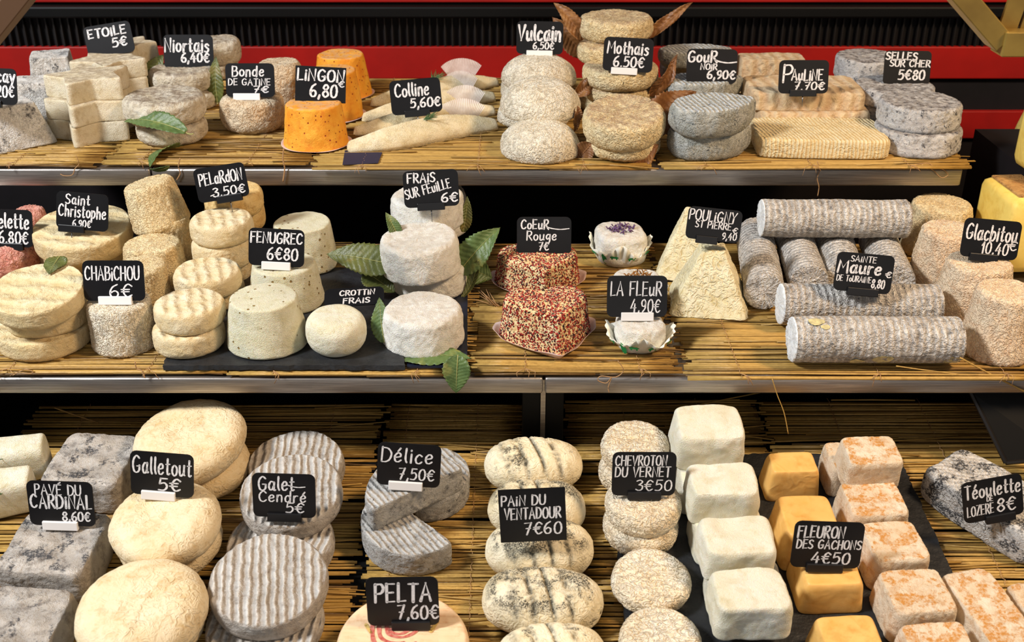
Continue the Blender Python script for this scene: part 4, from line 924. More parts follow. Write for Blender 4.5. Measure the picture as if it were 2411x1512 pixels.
leaf('large green toothed leaf pointing left beside the tilted white disc', on_y(930, 625, a3.y-.02), on_y(768, 598, a3.y+.0), .046, (0, -.7, .7), .06, .12, 'leaf_o', group=LG2, stem=.02, wavy=.08)
leaf('green leaf standing behind left of the tilted white disc', on_y(938, 560, a3.y+.02), on_y(908, 500, a3.y+.03), .018, (.4, -1, .2), .12, .5, 'leaf', group=LG2, stem=.02)
leaf('bright green toothed leaf pointing up right beside the discs', on_y(1080, 640, a3.y+.01), on_y(1178, 535, a3.y+.03), .044, (-.3, -1, .4), .10, .4, 'leaf', group=LG2, stem=.02, wavy=.2)
leaf('dark leaf behind the right of the tilted white disc', on_y(1075, 620, a3.y+.03), on_y(1160, 655, a3.y+.02), .050, (-.2, -1, .6), .05, .3, 'leaf', group=LG2, stem=.02, wavy=.2)
leaf('thin olive leaf edge curving down right of the grey white disc', on_y(1125, 615, a3.y+.0), on_y(1080, 712, a3.y-.02), .014, (-.6, -1, .2), -.2, .5, 'leaf_o', group=LG2, stem=.02)
leaf('green leaf with dry edge behind the 6€ card disc', on_y(1090, 545, a5.y-.01), on_y(1100, 462, a5.y+.01), .018, (.3, -1, .1), .08, .5, 'leaf_o', group=LG2, stem=.02)
leaf('dark green leaf under the left of the front white disc', on_y(905, 805, a1.y-.02), on_y(893, 700, a1.y+.02), .026, (-.2, -.8, .5), .05, .2, 'leaf', group=LG2, stem=.02)
leaf('green leaf lying under the front white disc to the right', Vector((a1.x-.03, a1.y-.036, zl2+.002)), on_z(1110, 845, zl2+.004), .044, (0, -.2, 1), .02, .1, 'leaf', group=LG2, stem=.02, teeth=10)
leaf('green leaf tip hanging over the steel edge below the front white disc', on_y(1078, 838, yf2+.004), on_y(1074, 926, yf2-.006), .034, (-.1, -1, .1), .06, .25, 'leaf', group=LG2, stem=.02, teeth=9)
leaf('dark leaf between the round fresh cheese and the white disc stack', on_y(860, 640, a3.y-.01), on_y(930, 690, a3.y-.03), .040, (0, -.6, .8), .05, .2, 'leaf_o', group=LG2, stem=.1)

# hearts with pepper coating
def coat(i, n, seed, parent, size=.0040):
    rg = random.Random(seed); me = i.me; mb = MB(); pol = [p for p in me.polygons if p.center.z > .002]; ar = []; s = 0
    for p in pol: s += p.area; ar.append(s)
    import bisect
    for k in range(n):
        p = pol[min(bisect.bisect(ar, rg.random()*s), len(pol)-1)]; vs_ = [me.vertices[q].co for q in p.vertices]; a = rg.random(); b = rg.random()
        c = vs_[0].lerp(vs_[1], a).lerp(vs_[-1].lerp(vs_[len(vs_)//2], a), b); nn = p.normal; t1 = nn.orthogonal().normalized(); t1 = (Matrix.Rotation(rg.uniform(0, 6.3), 3, nn) @ t1); t2 = nn.cross(t1)
        kind = rg.choices((0, 1, 2, 3), (.42, .22, .14, .22))[0]; sz = size*(rg.uniform(.35, .7) if kind == 3 else rg.uniform(.4, 1.0)); 
        V = [c+t1*sz*rg.uniform(.35, .7), c+t2*sz*rg.uniform(.25, .5), c-t1*sz*rg.uniform(.35, .7), c-t2*sz*rg.uniform(.25, .5), c+nn*sz*rg.uniform(.25, .5)]
        mb.add(V, [(0, 1, 4), (1, 2, 4), (2, 3, 4), (3, 0, 4)], kind)
    o = mb.obj('pepper_coating', [M['pep_red'], M['pep_dark'], M['pep_black'], M['pep_pale']], parent, False); o['kind'] = 'stuff'; return o
M['pep_red'] = simple('red_pepper_flake', 'a42418', .5); M['pep_dark'] = simple('dark_red_pepper_flake', '4e1511', .5); M['pep_black'] = simple('black_pepper_flake', '231a16', .6); M['pep_pale'] = simple('sesame_grain', 'e2bc80', .6)
g = 'seeded heart cheeses'; Ht = dict(et=(.08, .14), eb=(.04, .06), bulge=.0, lump=(.0016, 30), wr=(.0003, 250))
ho = heart()
hh1 = cheese('heart_cheese', 'heart-shaped cheese coated in red pepper flakes, in front', g, 'heartp', (1178, 662, 1388, 846), zs+.001, out=ho, rot=.22, taper=.90, hm=.052, **Ht)
hh2 = cheese('heart_cheese', 'heart-shaped cheese coated in red pepper flakes, behind under the 7€ card', g, 'heartp', (1166, 582, 1366, 718), zs+.001, out=ho, rot=.1, taper=.9, hm=.046, **Ht)
coat(hh1, 6500, 1, hh1.o); coat(hh2, 5500, 2, hh2.o)
for i, l, r_ in ((hh1, 'pale pink paper with raised edge under the front heart', .22), (hh2, 'pale pink paper under the rear heart', .1)):
    i.z = zs+.0004; outline_paper(l, i, ho, r_, 1.16, rim=.007)
sprig('dry straw tuft left of the front heart', on_z(1166, 722, zs)+Vector((0, 0, .002)), 12, .03, 8, 25, 140, 'twine', 'straw_tuft', None, 'straw')

# small cheeses in pleated papers
def bear(parent, ang, zc, rr, s, mat, kind):
    """little printed shape lying on the outside of the paper cup"""
    if kind == 'bear': P = [(-1, .0), (-.95, .35), (-.5, .6), (.1, .55), (.5, .62), (.85, .5), (1.15, .28), (1.0, .1), (.8, .08), (.8, -.45), (.5, -.45), (.45, -.05), (-.3, -.05), (-.35, -.45), (-.7, -.45), (-.75, -.05)]
    else: P = [(-.5, -1.2), (-.1, -1.5), (.4, -1.2), (.5, -.2), (.3, .6), (-.3, 1.2), (-.6, .5), (-.6, -.4)]
    V = []
    for x, y in P: a = ang + x*s/rr; r = rr+.0012+(y*s)*.45; V.append((r*math.cos(a), r*math.sin(a), zc+y*s))
    o = new_obj('green_print', mesh('green_print', V, [tuple(range(len(P)))], M[mat], False), parent); return o
def cup_cheese(label, box, z, hm, topping, grp='small cheeses in pleated papers', yaw=0, big=1.22):
    i = cheese('paper_cup_cheese', label, grp, 'frais', box, z, hm=hm, out=sup(1, 1, 3.2), rot=.15, et=(.18, .16), eb=(.3, .3), bulge=.03, lump=(.0024, 40), wr=(.0005, 200))
    pp = outline_paper('', i, circ(), 0, big, 'paper_solid', flute=.05, flutes=26, height=hm*.60, parent=i.o, name='paper_cup'); pp.scale = (.92, .92, 1)
    for ang, kd, zz in ((-2.2, 'strip', .35), (-1.85, 'bear', .42), (-1.25, 'bear', .36), (-.6, 'bear', .45), (-2.7, 'bear', .4)):
        bear(i.o, ang, hm*zz, i.R*.92*(1+(big-1)*(zz/.6)+.05), .0058 if kd == 'bear' else .0070, 'print_green', kd)
    if topping:
        rg = random.Random(9); mb = MB()
        for k in range(70 if topping == 'petal' else 34):
            a = rg.uniform(0, 6.3); r = i.R*.55*math.sqrt(rg.random()); c = Vector((r*math.cos(a), r*math.sin(a), hm+.001)); d = Vector((rg.uniform(-1, 1), rg.uniform(-1, 1), rg.uniform(0, .9)))*.006
            mb.tube([c, c+d*.6+Vector((0, 0, .002)), c+d], .0009, 4, taper=[1, 1, .3])
        o = mb.obj('petals' if topping == 'petal' else 'flakes', M['petal' if topping == 'petal' else 'flake'], i.o); o['kind'] = 'stuff'
    return i
u1_ = cup_cheese('small white cheese in pleated paper printed with green bears, in front', (1450, 742, 1562, 838), zs, .034, None, big=1.62)
u2_ = cup_cheese('small cheese topped with brown flakes, behind the 4,90€ card', (1446, 630, 1556, 762), zs, .052, 'flake', big=1.4)
u3_ = cup_cheese('small cheese topped with dry purple petals, at the back', (1402, 520, 1518, 634), zs, .046, 'petal', big=1.4)

# tall pyramids
Py = dict(et=(.05, .02), eb=(.03, .02), bulge=.0, lump=(.0018, 28), wr=(.0009, 200))
g = 'tall ivory pyramid cheeses'
y1_ = cheese('tall_pyramid_cheese', 'tall ivory pyramid cheese in front below the 9,40 card', g, 'pouli', (1572, 570, 1770, 756), zs, out=sup(1, 1, 16), rot=-.14, taper=.30, **Py)
y2_ = cheese('tall_pyramid_cheese', 'tall ivory pyramid cheese behind, left of the 9,40 card', g, 'pouli', (1540, 488, 1716, 672), zs, out=sup(1, 1, 16), rot=-.25, taper=.30, **Py)

# grey logs
g = 'grey ash logs'
o1 = log_cheese('grey ash log in front with cream patches and white cut end', g, 'maure', (1862, 799), (2256, 800), 54, zs+.031, rr=.0275)
o2 = log_cheese('grey ash log second from the front, below the 8,80€ card', g, 'maure', (1836, 716), (2208, 718), 46, zs+.031, rr=.0262)
vv = [((1800, 712), (1775, 556), 'grey ash log lying front to back, leftmost of the four'), ((1905, 690), (1868, 566), 'grey ash log lying front to back, second from left'), ((1990, 680), (1962, 566), 'grey ash log lying front to back, third from left'), ((2108, 690), (2064, 566), 'grey ash log lying front to back, rightmost of the four')]
for a, b, l in vv:
    P = on_z(a[0], a[1]-10, zs+.027); Q = on_z(b[0], b[1]-18, zs+.027)
    log_cheese(l, g, 'maure', (a[0], a[1]-24), (b[0], b[1]-6), 40, zs+.027, cut=False, rr=.0262)
o3 = log_cheese('grey ash log lying across the top of the four', g, 'maure', (1790, 513), (2136, 516), 50, zs+.027+.051, rr=.0262)
M['barep'] = simple('bare_cream_patch', 'd9cc94', .7, var=(150, 'a89f78'))
# cream patches on the front log
for k, (dx, a, s) in enumerate(((.025, 75, .010), (.105, -30, .013), (.075, -38, .009), (.185, -32, .012), (.035, 58, .006))):
    rg = random.Random(k); P = []
    for q in range(14):
        t = q/14*6.283; r = s*(.8+.3*rg.random()); P.append((r*math.cos(t), r*.6*math.sin(t)))
    V = []
    for x_, y_ in P: an = math.radians(a) + y_/.0275; V.append((o1.A.x+dx+x_, o1.A.y - .0290*math.cos(an), o1.A.z + .0290*math.sin(an)))
    pt = new_obj('bare_patch', mesh('bare_patch', V, [tuple(range(14))], M['barep'], False), None); pt.parent = o1.o; pt.matrix_parent_inverse = Matrix.LocRotScale(o1.o.location, o1.o.rotation_euler, None).inverted()
g = 'pinkish wrinkled cones'; Cl = dict(et=(.14, .08), eb=(.14, .10), bulge=.02, lump=(.0022, 28), wr=(.0009, 330))
w1 = cheese('wrinkled_cone_cheese', 'pinkish wrinkled cone at the front right edge', g, 'clac', (2273, 654, 2438, 867), zs, taper=.80, **Cl)
w2 = cheese('wrinkled_cone_cheese', 'pinkish wrinkled cone below the 10,40€ card', g, 'clac', (2208, 585, 2378, 782), zs, taper=.84, **Cl)
w3 = cheese('wrinkled_cone_cheese', 'pinkish wrinkled cone left of the 10,40€ card', g, 'clac', (2152, 515, 2300, 698), zs, taper=.84, **Cl)
w4 = cheese('wrinkled_cone_cheese', 'amber wrinkled cone at the back beside the top grey log', g, 'chabi', (2130, 455, 2286, 622), zs, taper=.84, **Cl)
# hard cheeses and gourd cheese at the right edge
def wedge(label, p, W, D, H, yaw, name='hard_cheese_wedge', grp='cut yellow wheels'):
    t = empty(name, p, (0, 0, math.radians(yaw))); tag(t, label, 'cheese', grp); NC[0] += 1
    mb = MB(); mb.box((-W/2, -D/2, 0), (W/2, D/2, H), bev=.014); mb.obj('paste', M['hard'], t, True)
    mb = MB(); mb.box((-W/2+.012, -D/2+.013, H-.002), (W/2-.012, D/2-.010, H+.0025), bev=.002); mb.obj('rind', M['hard_rind'], t, True)
    return t
yw = 1.42
za = on_y(2400, 470, yw).z; p = on_y(2312, 560, yw); wedge('large cut yellow wheel behind the pinkish cones at the right edge', (p.x+.114, yw+.055, zs), .17, .11, za-zs, 4)
p = on_y(2398, 300, 1.46); z0 = on_y(2398, 425, 1.46).z; wedge('tall cut yellow wheel at the right edge, above the other', (p.x+.085, 1.50, z0), .10, .08, on_y(2398, 190, 1.46).z-z0, 4)
slab('side_stand', (p.x+.045, 1.50, S2-.04), (p.x+.2, 1.70, z0), M['black_soft'], back)
def gourd(label, p, R, H):
    V, Fc = body(R, H, circ(), 0, .42, (.5, .12), (.3, .12), .16, 0)
    me = mesh('gourd_cheese', V, Fc, M['gourd']); dress(me, (.004, 16), (0, 100), 3); o = new_obj('gourd_cheese', me); o.location = p; tag(o, label, 'cheese', None)
    mb = MB(); mb.tube([(R*.50*math.cos(a), R*.50*math.sin(a), H*.95) for a in np.linspace(0, 6.283, 24)], .002, 6); mb.obj('string', M['twine'], o); return o
yq = 1.75; b_ = on_y(2412, 432, yq); t_ = on_y(2412, 178, yq); gourd('dark yellow waxy gourd-shaped cheese at the right edge', b_+Vector((.028, 0, 0)), 95*mpp(b_), t_.z-b_.z)
slab('side_stand', (b_.x-.055, yq-.05, S2-.04), (b_.x+.1, yq+.06, b_.z-.001), M['black_soft'], back)

T = price_tag
T('cut-off black card reading 6,80€ above the red speckled cheese', 12, 537, 130, 88, -2, r1.y-.02, [("Rouelette", .03, .50, .42, .90, .028), ("6,80€", .38, .10, .34, .52, .026)], ('b', .62, .4))
T('black card reading 6,90€ on the rear pale yellow disc', 194, 498, 122, 87, -5, c5, [("Saint", .18, .68, .28, .46, .022), ("Christophe", .05, .34, .34, .90, .024), ("6,90€", .32, .08, .20, .34, .018)], ('b', .30, .5))
T('black card reading 6€ with white clip on the straw drums', 268, 661, 144, 95, 0, h1, [("CHABiCHOU", .04, .52, .36, .88, .020), ("6€", .42, .10, .34, .36, .022)], ('w', .51, .55))
T('black card reading 3.50€ above the small disc stacks', 521, 430, 122, 80, 9, k10, [("PELaRdON", .08, .50, .36, .84, .024), ("3.50€", .30, .12, .26, .62, .024), ("^", .2, .0, .2, .1, .02)], ('b', .60, .5))
T('black card reading 6€80 with white clip on the seeded cones', 651, 583, 131, 88, -3, f2, [("FENUGREC", .04, .62, .30, .92, .026), ("6€80", .34, .18, .34, .54, .028)], ('w', .50, .52))
T('black card reading 6€ above the white leaf discs', 1015, 444, 130, 86, 3, a5, [("FRAiS", .08, .68, .27, .50, .024), ("SUR FEuiLLE", .04, .24, .27, .84, .020, 12), ("6€", .68, .12, .26, .28, .026)], ('b', .48, .5))
T('black card lying nearly flat behind the round fresh cheese', 834, 699, 140, 42, 4, ct.y+.050, [("CROTTiN", .26, .58, .30, .58, .02), ("FRAiS", .32, .14, .30, .44, .02)], None, lean=62, spike=.004)
T('black card reading 7€ on the rear seeded heart', 1281, 555, 128, 88, 0, hh2, [("CoEuR", .08, .68, .26, .50, .022), ("~", .54, .66, .16, .34, .02), ("Rouge", .18, .38, .26, .54, .020), ("7€", .40, .12, .22, .18, .02)], None)
T('black card reading 4,90€ with white clip in the pleated papers', 1500, 698, 142, 97, 0, u1_, [("LA FLEuR", .06, .52, .36, .84, .020), ("4,90€", .40, .12, .34, .48, .018)], ('w', .51, .54))
T('black card reading 9,40 on the tall ivory pyramid', 1681, 529, 128, 76, -6, y1_.y-.01, [("POULiGNY", .03, .60, .34, .86, .020), ("ST PiERRE", .16, .38, .22, .66, .016), ("€", .86, .30, .18, .08, .016), ("9,40", .68, .08, .22, .26, .016)], ('b', .4, .4), spike=.002)
T('black card reading 8,80€ above the grey ash logs', 2034, 643, 136, 91, -5, o2, [("SAiNTE", .24, .78, .16, .44, .014), ("Maure", .04, .48, .34, .74, .034), ("DE ToURAiNE", .04, .26, .16, .60, .013), ("8,80", .66, .14, .24, .22, .018), ("€", .88, .44, .16, .09, .018)], ('b', .52, .55), spike=.006)
T('black card reading 10,40€ on the pinkish cones', 2333, 563, 136, 91, -5, w2, [("Glacbitou", .06, .46, .42, .88, .026), ("10,40", .36, .12, .32, .46, .022), ("€", .84, .26, .26, .12, .02)], ('b', .42, .5))
# ================================================================== lower deck
frame(TILT); N0 = set(bpy.data.objects)
zd = S3
P2 = lambda u, v: tuple(on_z(u, v, zd).xy)
sheet('slate_board', 'large black slate board on the lower deck under the brick cheeses', 'slate', [P2(1478, 1560), P2(2330, 1560), P2(2112, 1078), P2(1432, 1078)], zd+.0006, .006, 'slate', rough=.0014, seed=8)
zp = zd+.0066
def brick(name, label, grp, mat, top, vfront, z, hm, rotdeg=None, tilt=(0, 0), et=(.10, .14), taper=.9, lump=(.0026, 24), wr=(.0002, 200), n=8, extra=None):
    """top = (u0, v0, u1, v1) outline of the upper face"""
    u0, v0, u1, v1 = top; zt = z+hm
    a = on_z((u0+u1)/2, v0, zt); b = on_z((u0+u1)/2, v1, zt); c = (a+b)/2; W = (u1-u0)*mpp(c)/2; D = (a-b).length/2; NC[0] += 1
    rot = math.atan2(-c.x*0, 1) if rotdeg is None else math.radians(rotdeg)
    k = 1/taper
    V, Fc = body(W*k, hm, sup(1, D/W, n), 0, taper, et, (.05, .08), .01, 0)
    me = mesh(name, V, Fc, M[mat]); dress(me, lump, wr, NC[0]*7, extra)
    o = new_obj(name, me); o.location = (c.x, c.y, z); o.rotation_euler = (math.radians(tilt[0]), math.radians(tilt[1]), rot); tag(o, label, 'cheese', grp)
    LOG.append((label[:44], round(W*200, 1), round(D*200, 1))); i = Info(); i.o = o; i.x = c.x; i.y = c.y; i.z = z; i.top = zt; i.H = hm; i.R = W; return i
g = 'grey square slab cheeses'; Pv = dict(et=(.07, .22), eb=(.04, .15), bulge=.0, lump=(.0026, 24), wr=(.0006, 260))
Pv = dict(taper=.96, et=(.06, .22), lump=(.0028, 24), wr=(.0006, 240), n=8)
pv1 = brick('square_slab_cheese', 'grey furry square slab, rearmost behind the 8,60€ card', g, 'pave', (122, 1023, 306, 1142), 0, zd, .042, -4, **Pv)
pv2 = brick('square_slab_cheese', 'grey furry square slab holding the 8,60€ card', g, 'pave', (22, 1206, 230, 1348), 0, zd, .042, -4, **Pv)
pv3 = brick('square_slab_cheese', 'grey furry square slab at the bottom left corner', g, 'pave', (-62, 1386, 142, 1545), 0, zd, .042, -4, **Pv)
g = 'pale cream pillow discs'; Gl = dict(ell=True, et=(.40, .44), eb=(.36, .45), bulge=.02, lump=(.0030, 20), wr=(.0004, 200))
ga0 = cheese('pillow_cheese', 'cream pillow disc at the bottom of the rear pair', g, 'gallet', (360, 1010, 586, 1180), zd, hm=.040, **Gl)
ga1 = cheese('pillow_cheese', 'cream pillow disc tilted on the rear pair, above the 5€ card', g, 'gallet', (323, 949, 579, 1128), zd+.036, hm=.042, dome=-.003, tilt=(4, -4), **Gl)
ga2 = cheese('pillow_cheese', 'cream pillow disc below the middle one, lower right', g, 'gallet', (290, 1190, 516, 1362), zd, hm=.038, **Gl)
ga3 = cheese('pillow_cheese', 'cream pillow disc in the middle right below the 5€ card', g, 'gallet', (264, 1140, 517, 1332), zd+.034, hm=.042, **Gl)
ga4 = cheese('pillow_cheese', 'cream pillow disc hidden under the front one', g, 'gallet', (225, 1370, 478, 1570), zd, hm=.036, **Gl)
def cross(co, no):
    r = np.hypot(co[:, 0], co[:, 1]); t = np.clip((no[:, 2]-.2)*2, 0, 1)
    a = co[:, 0]*.35 + co[:, 1]*-.2; b = co[:, 0]*.6 - co[:, 1]*.8-.004
    return t*(.0022*np.exp(-((co[:, 0]-.006-.1*co[:, 1])/.004)**2)*(co[:, 1] < .01) - .003*np.exp(-(b/.005)**2)*(co[:, 1] > 0)) - t*.004*np.exp(-(r/.02)**2)
ga5 = cheese('pillow_cheese', 'large cream pillow disc in front with a creased top', g, 'gallet', (188, 1324, 481, 1560), zd+.032, hm=.044, extra=cross, **Gl)
g = 'grey ribbed discs'; Gd = dict(et=(.05, .25), eb=(.10, .4), bulge=.01, lump=(.0016, 26), wr=(.0004, 300), extra=grooves(110, .0009, .0036, .0))
gd0 = cheese('ribbed_disc_cheese', 'grey ribbed disc at the back, behind the 5€ card', g, 'galet', (592, 1042, 812, 1205), zd, hm=.030, yaw=0, **Gd)
gd1 = cheese('ribbed_disc_cheese', 'grey ribbed disc leaning forward with the black-clipped 5€ card', g, 'galet', (572, 1090, 806, 1276), zd+.024, hm=.028, tilt=(4, 0), yaw=3, **Gd)
gd2 = cheese('ribbed_disc_cheese', 'grey ribbed disc in shade in the middle of the row', g, 'galet', (545, 1236, 790, 1402), zd, hm=.024, yaw=-12, **Gd)
gd3 = cheese('ribbed_disc_cheese', 'grey ribbed disc, large and bright in front', g, 'galet', (502, 1283, 774, 1512), zd+.022, hm=.030, tilt=(4, 0), yaw=6, **Gd)
gd4 = cheese('ribbed_disc_cheese', 'grey ribbed disc at the bottom edge under the bright one', g, 'galet', (498, 1420, 768, 1600), zd-.0, hm=.020, yaw=-4, **Gd)
g = 'half-moon white-grey cheeses'; Dl = dict(out=halfmoon(), et=(.05, .16), eb=(.05, .2), bulge=.0, lump=(.0014, 30), wr=(.0006, 280))
dl0 = cheese('half_moon_cheese', 'grey half-moon cheese behind at right, lowest', g, 'delice', (985, 1100, 1106, 1232), zd, rot=1.3, hm=.034, **Dl)
dl1 = cheese('half_moon_cheese', 'white-grey half-moon cheese in front, lower one', g, 'delice', (848, 1168, 1064, 1358), zd, rot=-.75, hm=.034, **Dl)
dl2 = cheese('half_moon_cheese', 'white-grey half-moon cheese on top below the 7,50€ card', g, 'delice', (868, 1048, 1086, 1252), dl1.top, rot=.62+math.pi, hm=.034, **Dl)
pe = cheese('rose_print_cheese', 'smooth cheese wheel printed with a red rose, bottom edge', None, 'pelta', (798, 1410, 1104, 1712), zd, hm=.045, et=(.07, .2), eb=(.1, .2), bulge=.02, lump=(.0008, 20), wr=(0, 100))
mb = MB()
for k, (rx, ry, r0, a0, a1) in enumerate([(0, 0, .022, 0, 300), (.002, .002, .016, 80, 400), (0, .001, .010, 200, 480), (.001, .002, .005, 0, 330), (-.002, -.003, .027, 150, 330)]):
    P = [(rx+r0*(1+.08*math.sin(a/17))*math.cos(math.radians(a)), ry+r0*.85*math.sin(math.radians(a))) for a in range(a0, a1, 12)]
    ribbon(mb, P, .0042, 0)
rp = mb.obj('rose_print', M['print_red'], pe.o, False); rp.location = (-.004, .016, pe.H+.0010); 
mb = MB(); ribbon(mb, [(.03, -.004), (.036, .008), (.030, .018)], .004, 0); ribbon(mb, [(-.03, -.006), (-.036, .004)], .004, 0)
rp = mb.obj('gold_print', M['print_gold'], pe.o, False); rp.location = (-.002, .016, pe.H+.0010); 
g = 'scored loaf-shaped cheeses'
def cutmask(co):
    m = np.zeros(len(co))
    for x0 in (-.034, -.014, .006, .026): m = np.maximum(m, np.exp(-((co[:, 0]-x0+.28*(co[:, 1]+.01))/.0030)**2))
    return m*np.clip((co[:, 2]-.026)*90, 0, 1)*(np.abs(co[:, 0]) < .05)
def score(co, no):
    d = np.zeros(len(co)); t = np.clip((no[:, 2]-.40)*3, 0, 1)
    for x0 in (-.034, -.014, .006, .026): d -= .0034*t*np.exp(-((co[:, 0]-x0+.28*(co[:, 1]+.01))/.0018)**2)
    return d
Lf = dict(ell=True, out=sup(1, .60, 2.4), et=(.62, .55), eb=(.40, .42), bulge=.0, lump=(.0022, 26), wr=(.0003, 220), extra=score, cut=cutmask)
loaves = []
for k, (b, hz, mt, l) in enumerate([((1139, 1034, 1372, 1152), .052, 'loaf', 'rearmost scored loaf cheese, just under the black post'), ((1147, 1128, 1379, 1262), .054, 'loaf_dark', 'dark-topped scored loaf cheese behind the 7€60 card'), ((1142, 1218, 1399, 1362), .052, 'loaf_dark', 'scored loaf cheese just below the 7€60 card'), ((1136, 1340, 1422, 1486), .050, 'loaf_dark', 'large scored loaf cheese with four dark cuts in front'), ((1166, 1476, 1432, 1610), .050, 'loaf', 'scored loaf cheese cut off by the bottom edge')]):
    loaves.append(cheese('loaf_cheese', l, g, mt, b, zd, hm=hz, yaw=(3, -2, 2, -4, 3)[k], **Lf))
g = 'small white wormy discs'; Cv = dict(ell=True, et=(.22, .40), eb=(.26, .45), bulge=.02, lump=(.0012, 26), wr=(.0008, 230))
cv0 = cheese('wormy_disc_cheese', 'white wormy disc, lower one of the rear pair', g, 'chevro', (1412, 1062, 1562, 1160), zp, hm=.030, **Cv)
cv1 = cheese('wormy_disc_cheese', 'white wormy disc above the 3€50 card', g, 'chevro', (1415, 1001, 1574, 1112), zp+.028, hm=.030, **Cv)
cv2 = cheese('wormy_disc_cheese', 'white wormy disc, lower one of the pair below the 3€50 card', g, 'chevro', (1422, 1182, 1594, 1297), zp, hm=.030, **Cv)
cv3 = cheese('wormy_disc_cheese', 'white wormy disc directly below the 3€50 card', g, 'chevro', (1426, 1130, 1601, 1252), zp+.026, hm=.030, **Cv)
cv4 = cheese('wormy_disc_cheese', 'single white wormy disc lying flat on the slate', g, 'chevro', (1441, 1296, 1623, 1446), zp, hm=.026, **Cv)
cv5 = cheese('wormy_disc_cheese', 'white wormy disc cut off at the bottom edge', g, 'chevro', (1459, 1438, 1648, 1590), zp, hm=.026, **Cv)
# bricks: rows running towards the viewer
g = 'white brick cheeses'
W_ = dict(taper=.93, lump=(.0036, 30), n=7)
wb = []
brick('brick_cheese', 'white brick in the lower layer, at the back end of the row', g, 'brick', (1598, 1070, 1755, 1150), 0, zp, .040, 2, **W_)
brick('brick_cheese', 'white brick in the lower layer, second from the back', g, 'brick', (1635, 1185, 1795, 1275), 0, zp, .038, 2, **W_)
brick('brick_cheese', 'white brick in the lower layer, third from the back', g, 'brick', (1672, 1320, 1840, 1410), 0, zp, .034, 2, **W_)
wb.append(brick('brick_cheese', 'topmost white brick, rearmost of its row, beside the 3€50 card', g, 'brick', (1594, 952, 1748, 1030), 0, zp+.041, .050, 1, (2, 0), **W_))
wb.append(brick('brick_cheese', 'white brick second from the back of the upper row', g, 'brick', (1624, 1090, 1782, 1162), 0, zp+.036, .046, 2, (2, 0), **W_))
wb.append(brick('brick_cheese', 'white brick third from the back of the upper row', g, 'brick', (1655, 1214, 1818, 1300), 0, zp+.032, .042, 2, (2, 0), **W_))
wb.append(brick('brick_cheese', 'white brick at the front end, cut off by the bottom edge', g, 'brick', (1682, 1334, 1856, 1432), 0, zp+.022, .044, 2, (2, 0), **W_))
g = 'caramel waxed bricks'; Fl = dict(taper=.86, lump=(.0012, 26), wr=(0, 100), et=(.10, .20), n=9)
brick('caramel_cheese', 'caramel brick, rearmost in its row on the slate', g, 'fleuron', (1812, 1064, 1922, 1112), 0, zp, .044, 2, **Fl)
brick('caramel_cheese', 'caramel brick above the 4€50 card', g, 'fleuron', (1840, 1165, 1968, 1262), 0, zp, .050, 2, **Fl)
fl3 = brick('caramel_cheese', 'caramel brick holding the 4€50 card', g, 'fleuron', (1885, 1290, 2020, 1378), 0, zp, .040, 2, **Fl)
brick('caramel_cheese', 'caramel brick cut off by the bottom edge', g, 'fleuron', (1930, 1450, 2070, 1530), 0, zp, .040, 3, **Fl)
g = 'orange-rinded square cheeses'; Or = dict(taper=.93, lump=(.0016, 26), wr=(.0004, 230), et=(.09, .16), n=8)
brick('orange_rind_cheese', 'orange-rinded square, shaded, lowest at the rear left', g, 'orangeb', (1950, 1040, 2060, 1100), 0, zp, .045, 4, **Or)
brick('orange_rind_cheese', 'orange-rinded square on top of the rear end of the row', g, 'orangeb', (1988, 1026, 2116, 1086), 0, zp+.036, .042, 3, (4, 0), **Or)
brick('orange_rind_cheese', 'orange-rinded square second in the row, below the top one', g, 'orangeb', (1990, 1130, 2128, 1212), 0, zp, .046, 4, **Or)
brick('orange_rind_cheese', 'orange-rinded square right of the 4€50 card', g, 'orangeb', (2042, 1227, 2174, 1318), 0, zp, .044, 4, **Or)
brick('orange_rind_cheese', 'orange-rinded square with white patches, fourth in the row', g, 'orangeb', (2086, 1340, 2236, 1440), 0, zp, .044, 4, **Or)
brick('orange_rind_cheese', 'orange-rinded square cut off by the bottom edge', g, 'orangeb', (2134, 1466, 2290, 1560), 0, zp, .040, 4, **Or)
brick('orange_rind_cheese', 'long orange-striped rind block in the bottom right corner', g, 'orangeb', (2278, 1344, 2400, 1540), 0, zd, .045, 12, **Or)
brick('orange_rind_cheese', 'orange-rinded block barely visible at the right edge', g, 'orangeb', (2405, 1372, 2520, 1480), 0, zd, .04, 8, **Or)
g = None
te = cheese('marbled_slab_cheese', 'blue-black marbled long slab under the 8€ card', None, 'teou', (2194, 1064, 2470, 1334), zd, out=sup(1.2, .66, 7), rot=-.92, hm=.046, et=(.12, .3), eb=(.08, .2), lump=(.003, 24), wr=(.0007, 260))
# pale cut pieces with herbs at the left edge
g = 'pale herb-topped blocks at the left edge'
for k, (L, R, l) in enumerate([((-90, 1110), (58, 1098), 'pale yellowish block with a green herb, left edge, upper one'), ((-130, 1190), (28, 1180), 'pale yellowish block with a green herb, left edge, lower one')]):
    A, B = on_z(*L, zd+.02), on_z(*R, zd+.02); NC[0] += 1
    V, Fc = body(.030, .10, sup(1, .8, 4), 0, .85, (.12, .05), (.1, .05)); me = mesh('herb_block_cheese', V, Fc, M['fresh']); dress(me, (.0014, 26), (.0001, 200), NC[0], None, False)
    o = new_obj('herb_block_cheese', me); o.location = (A.x, A.y, zd+.025); o.rotation_euler = (0, math.radians(90), math.radians(14)); tag(o, l, 'cheese', g)
    sprig(('upper' if k == 0 else 'lower')+' green herb sprig on the pale block at the left edge', on_y((8, 2)[k], (1078, 1160)[k], A.y+.0), 16, .024, 20+k, 60, 200)

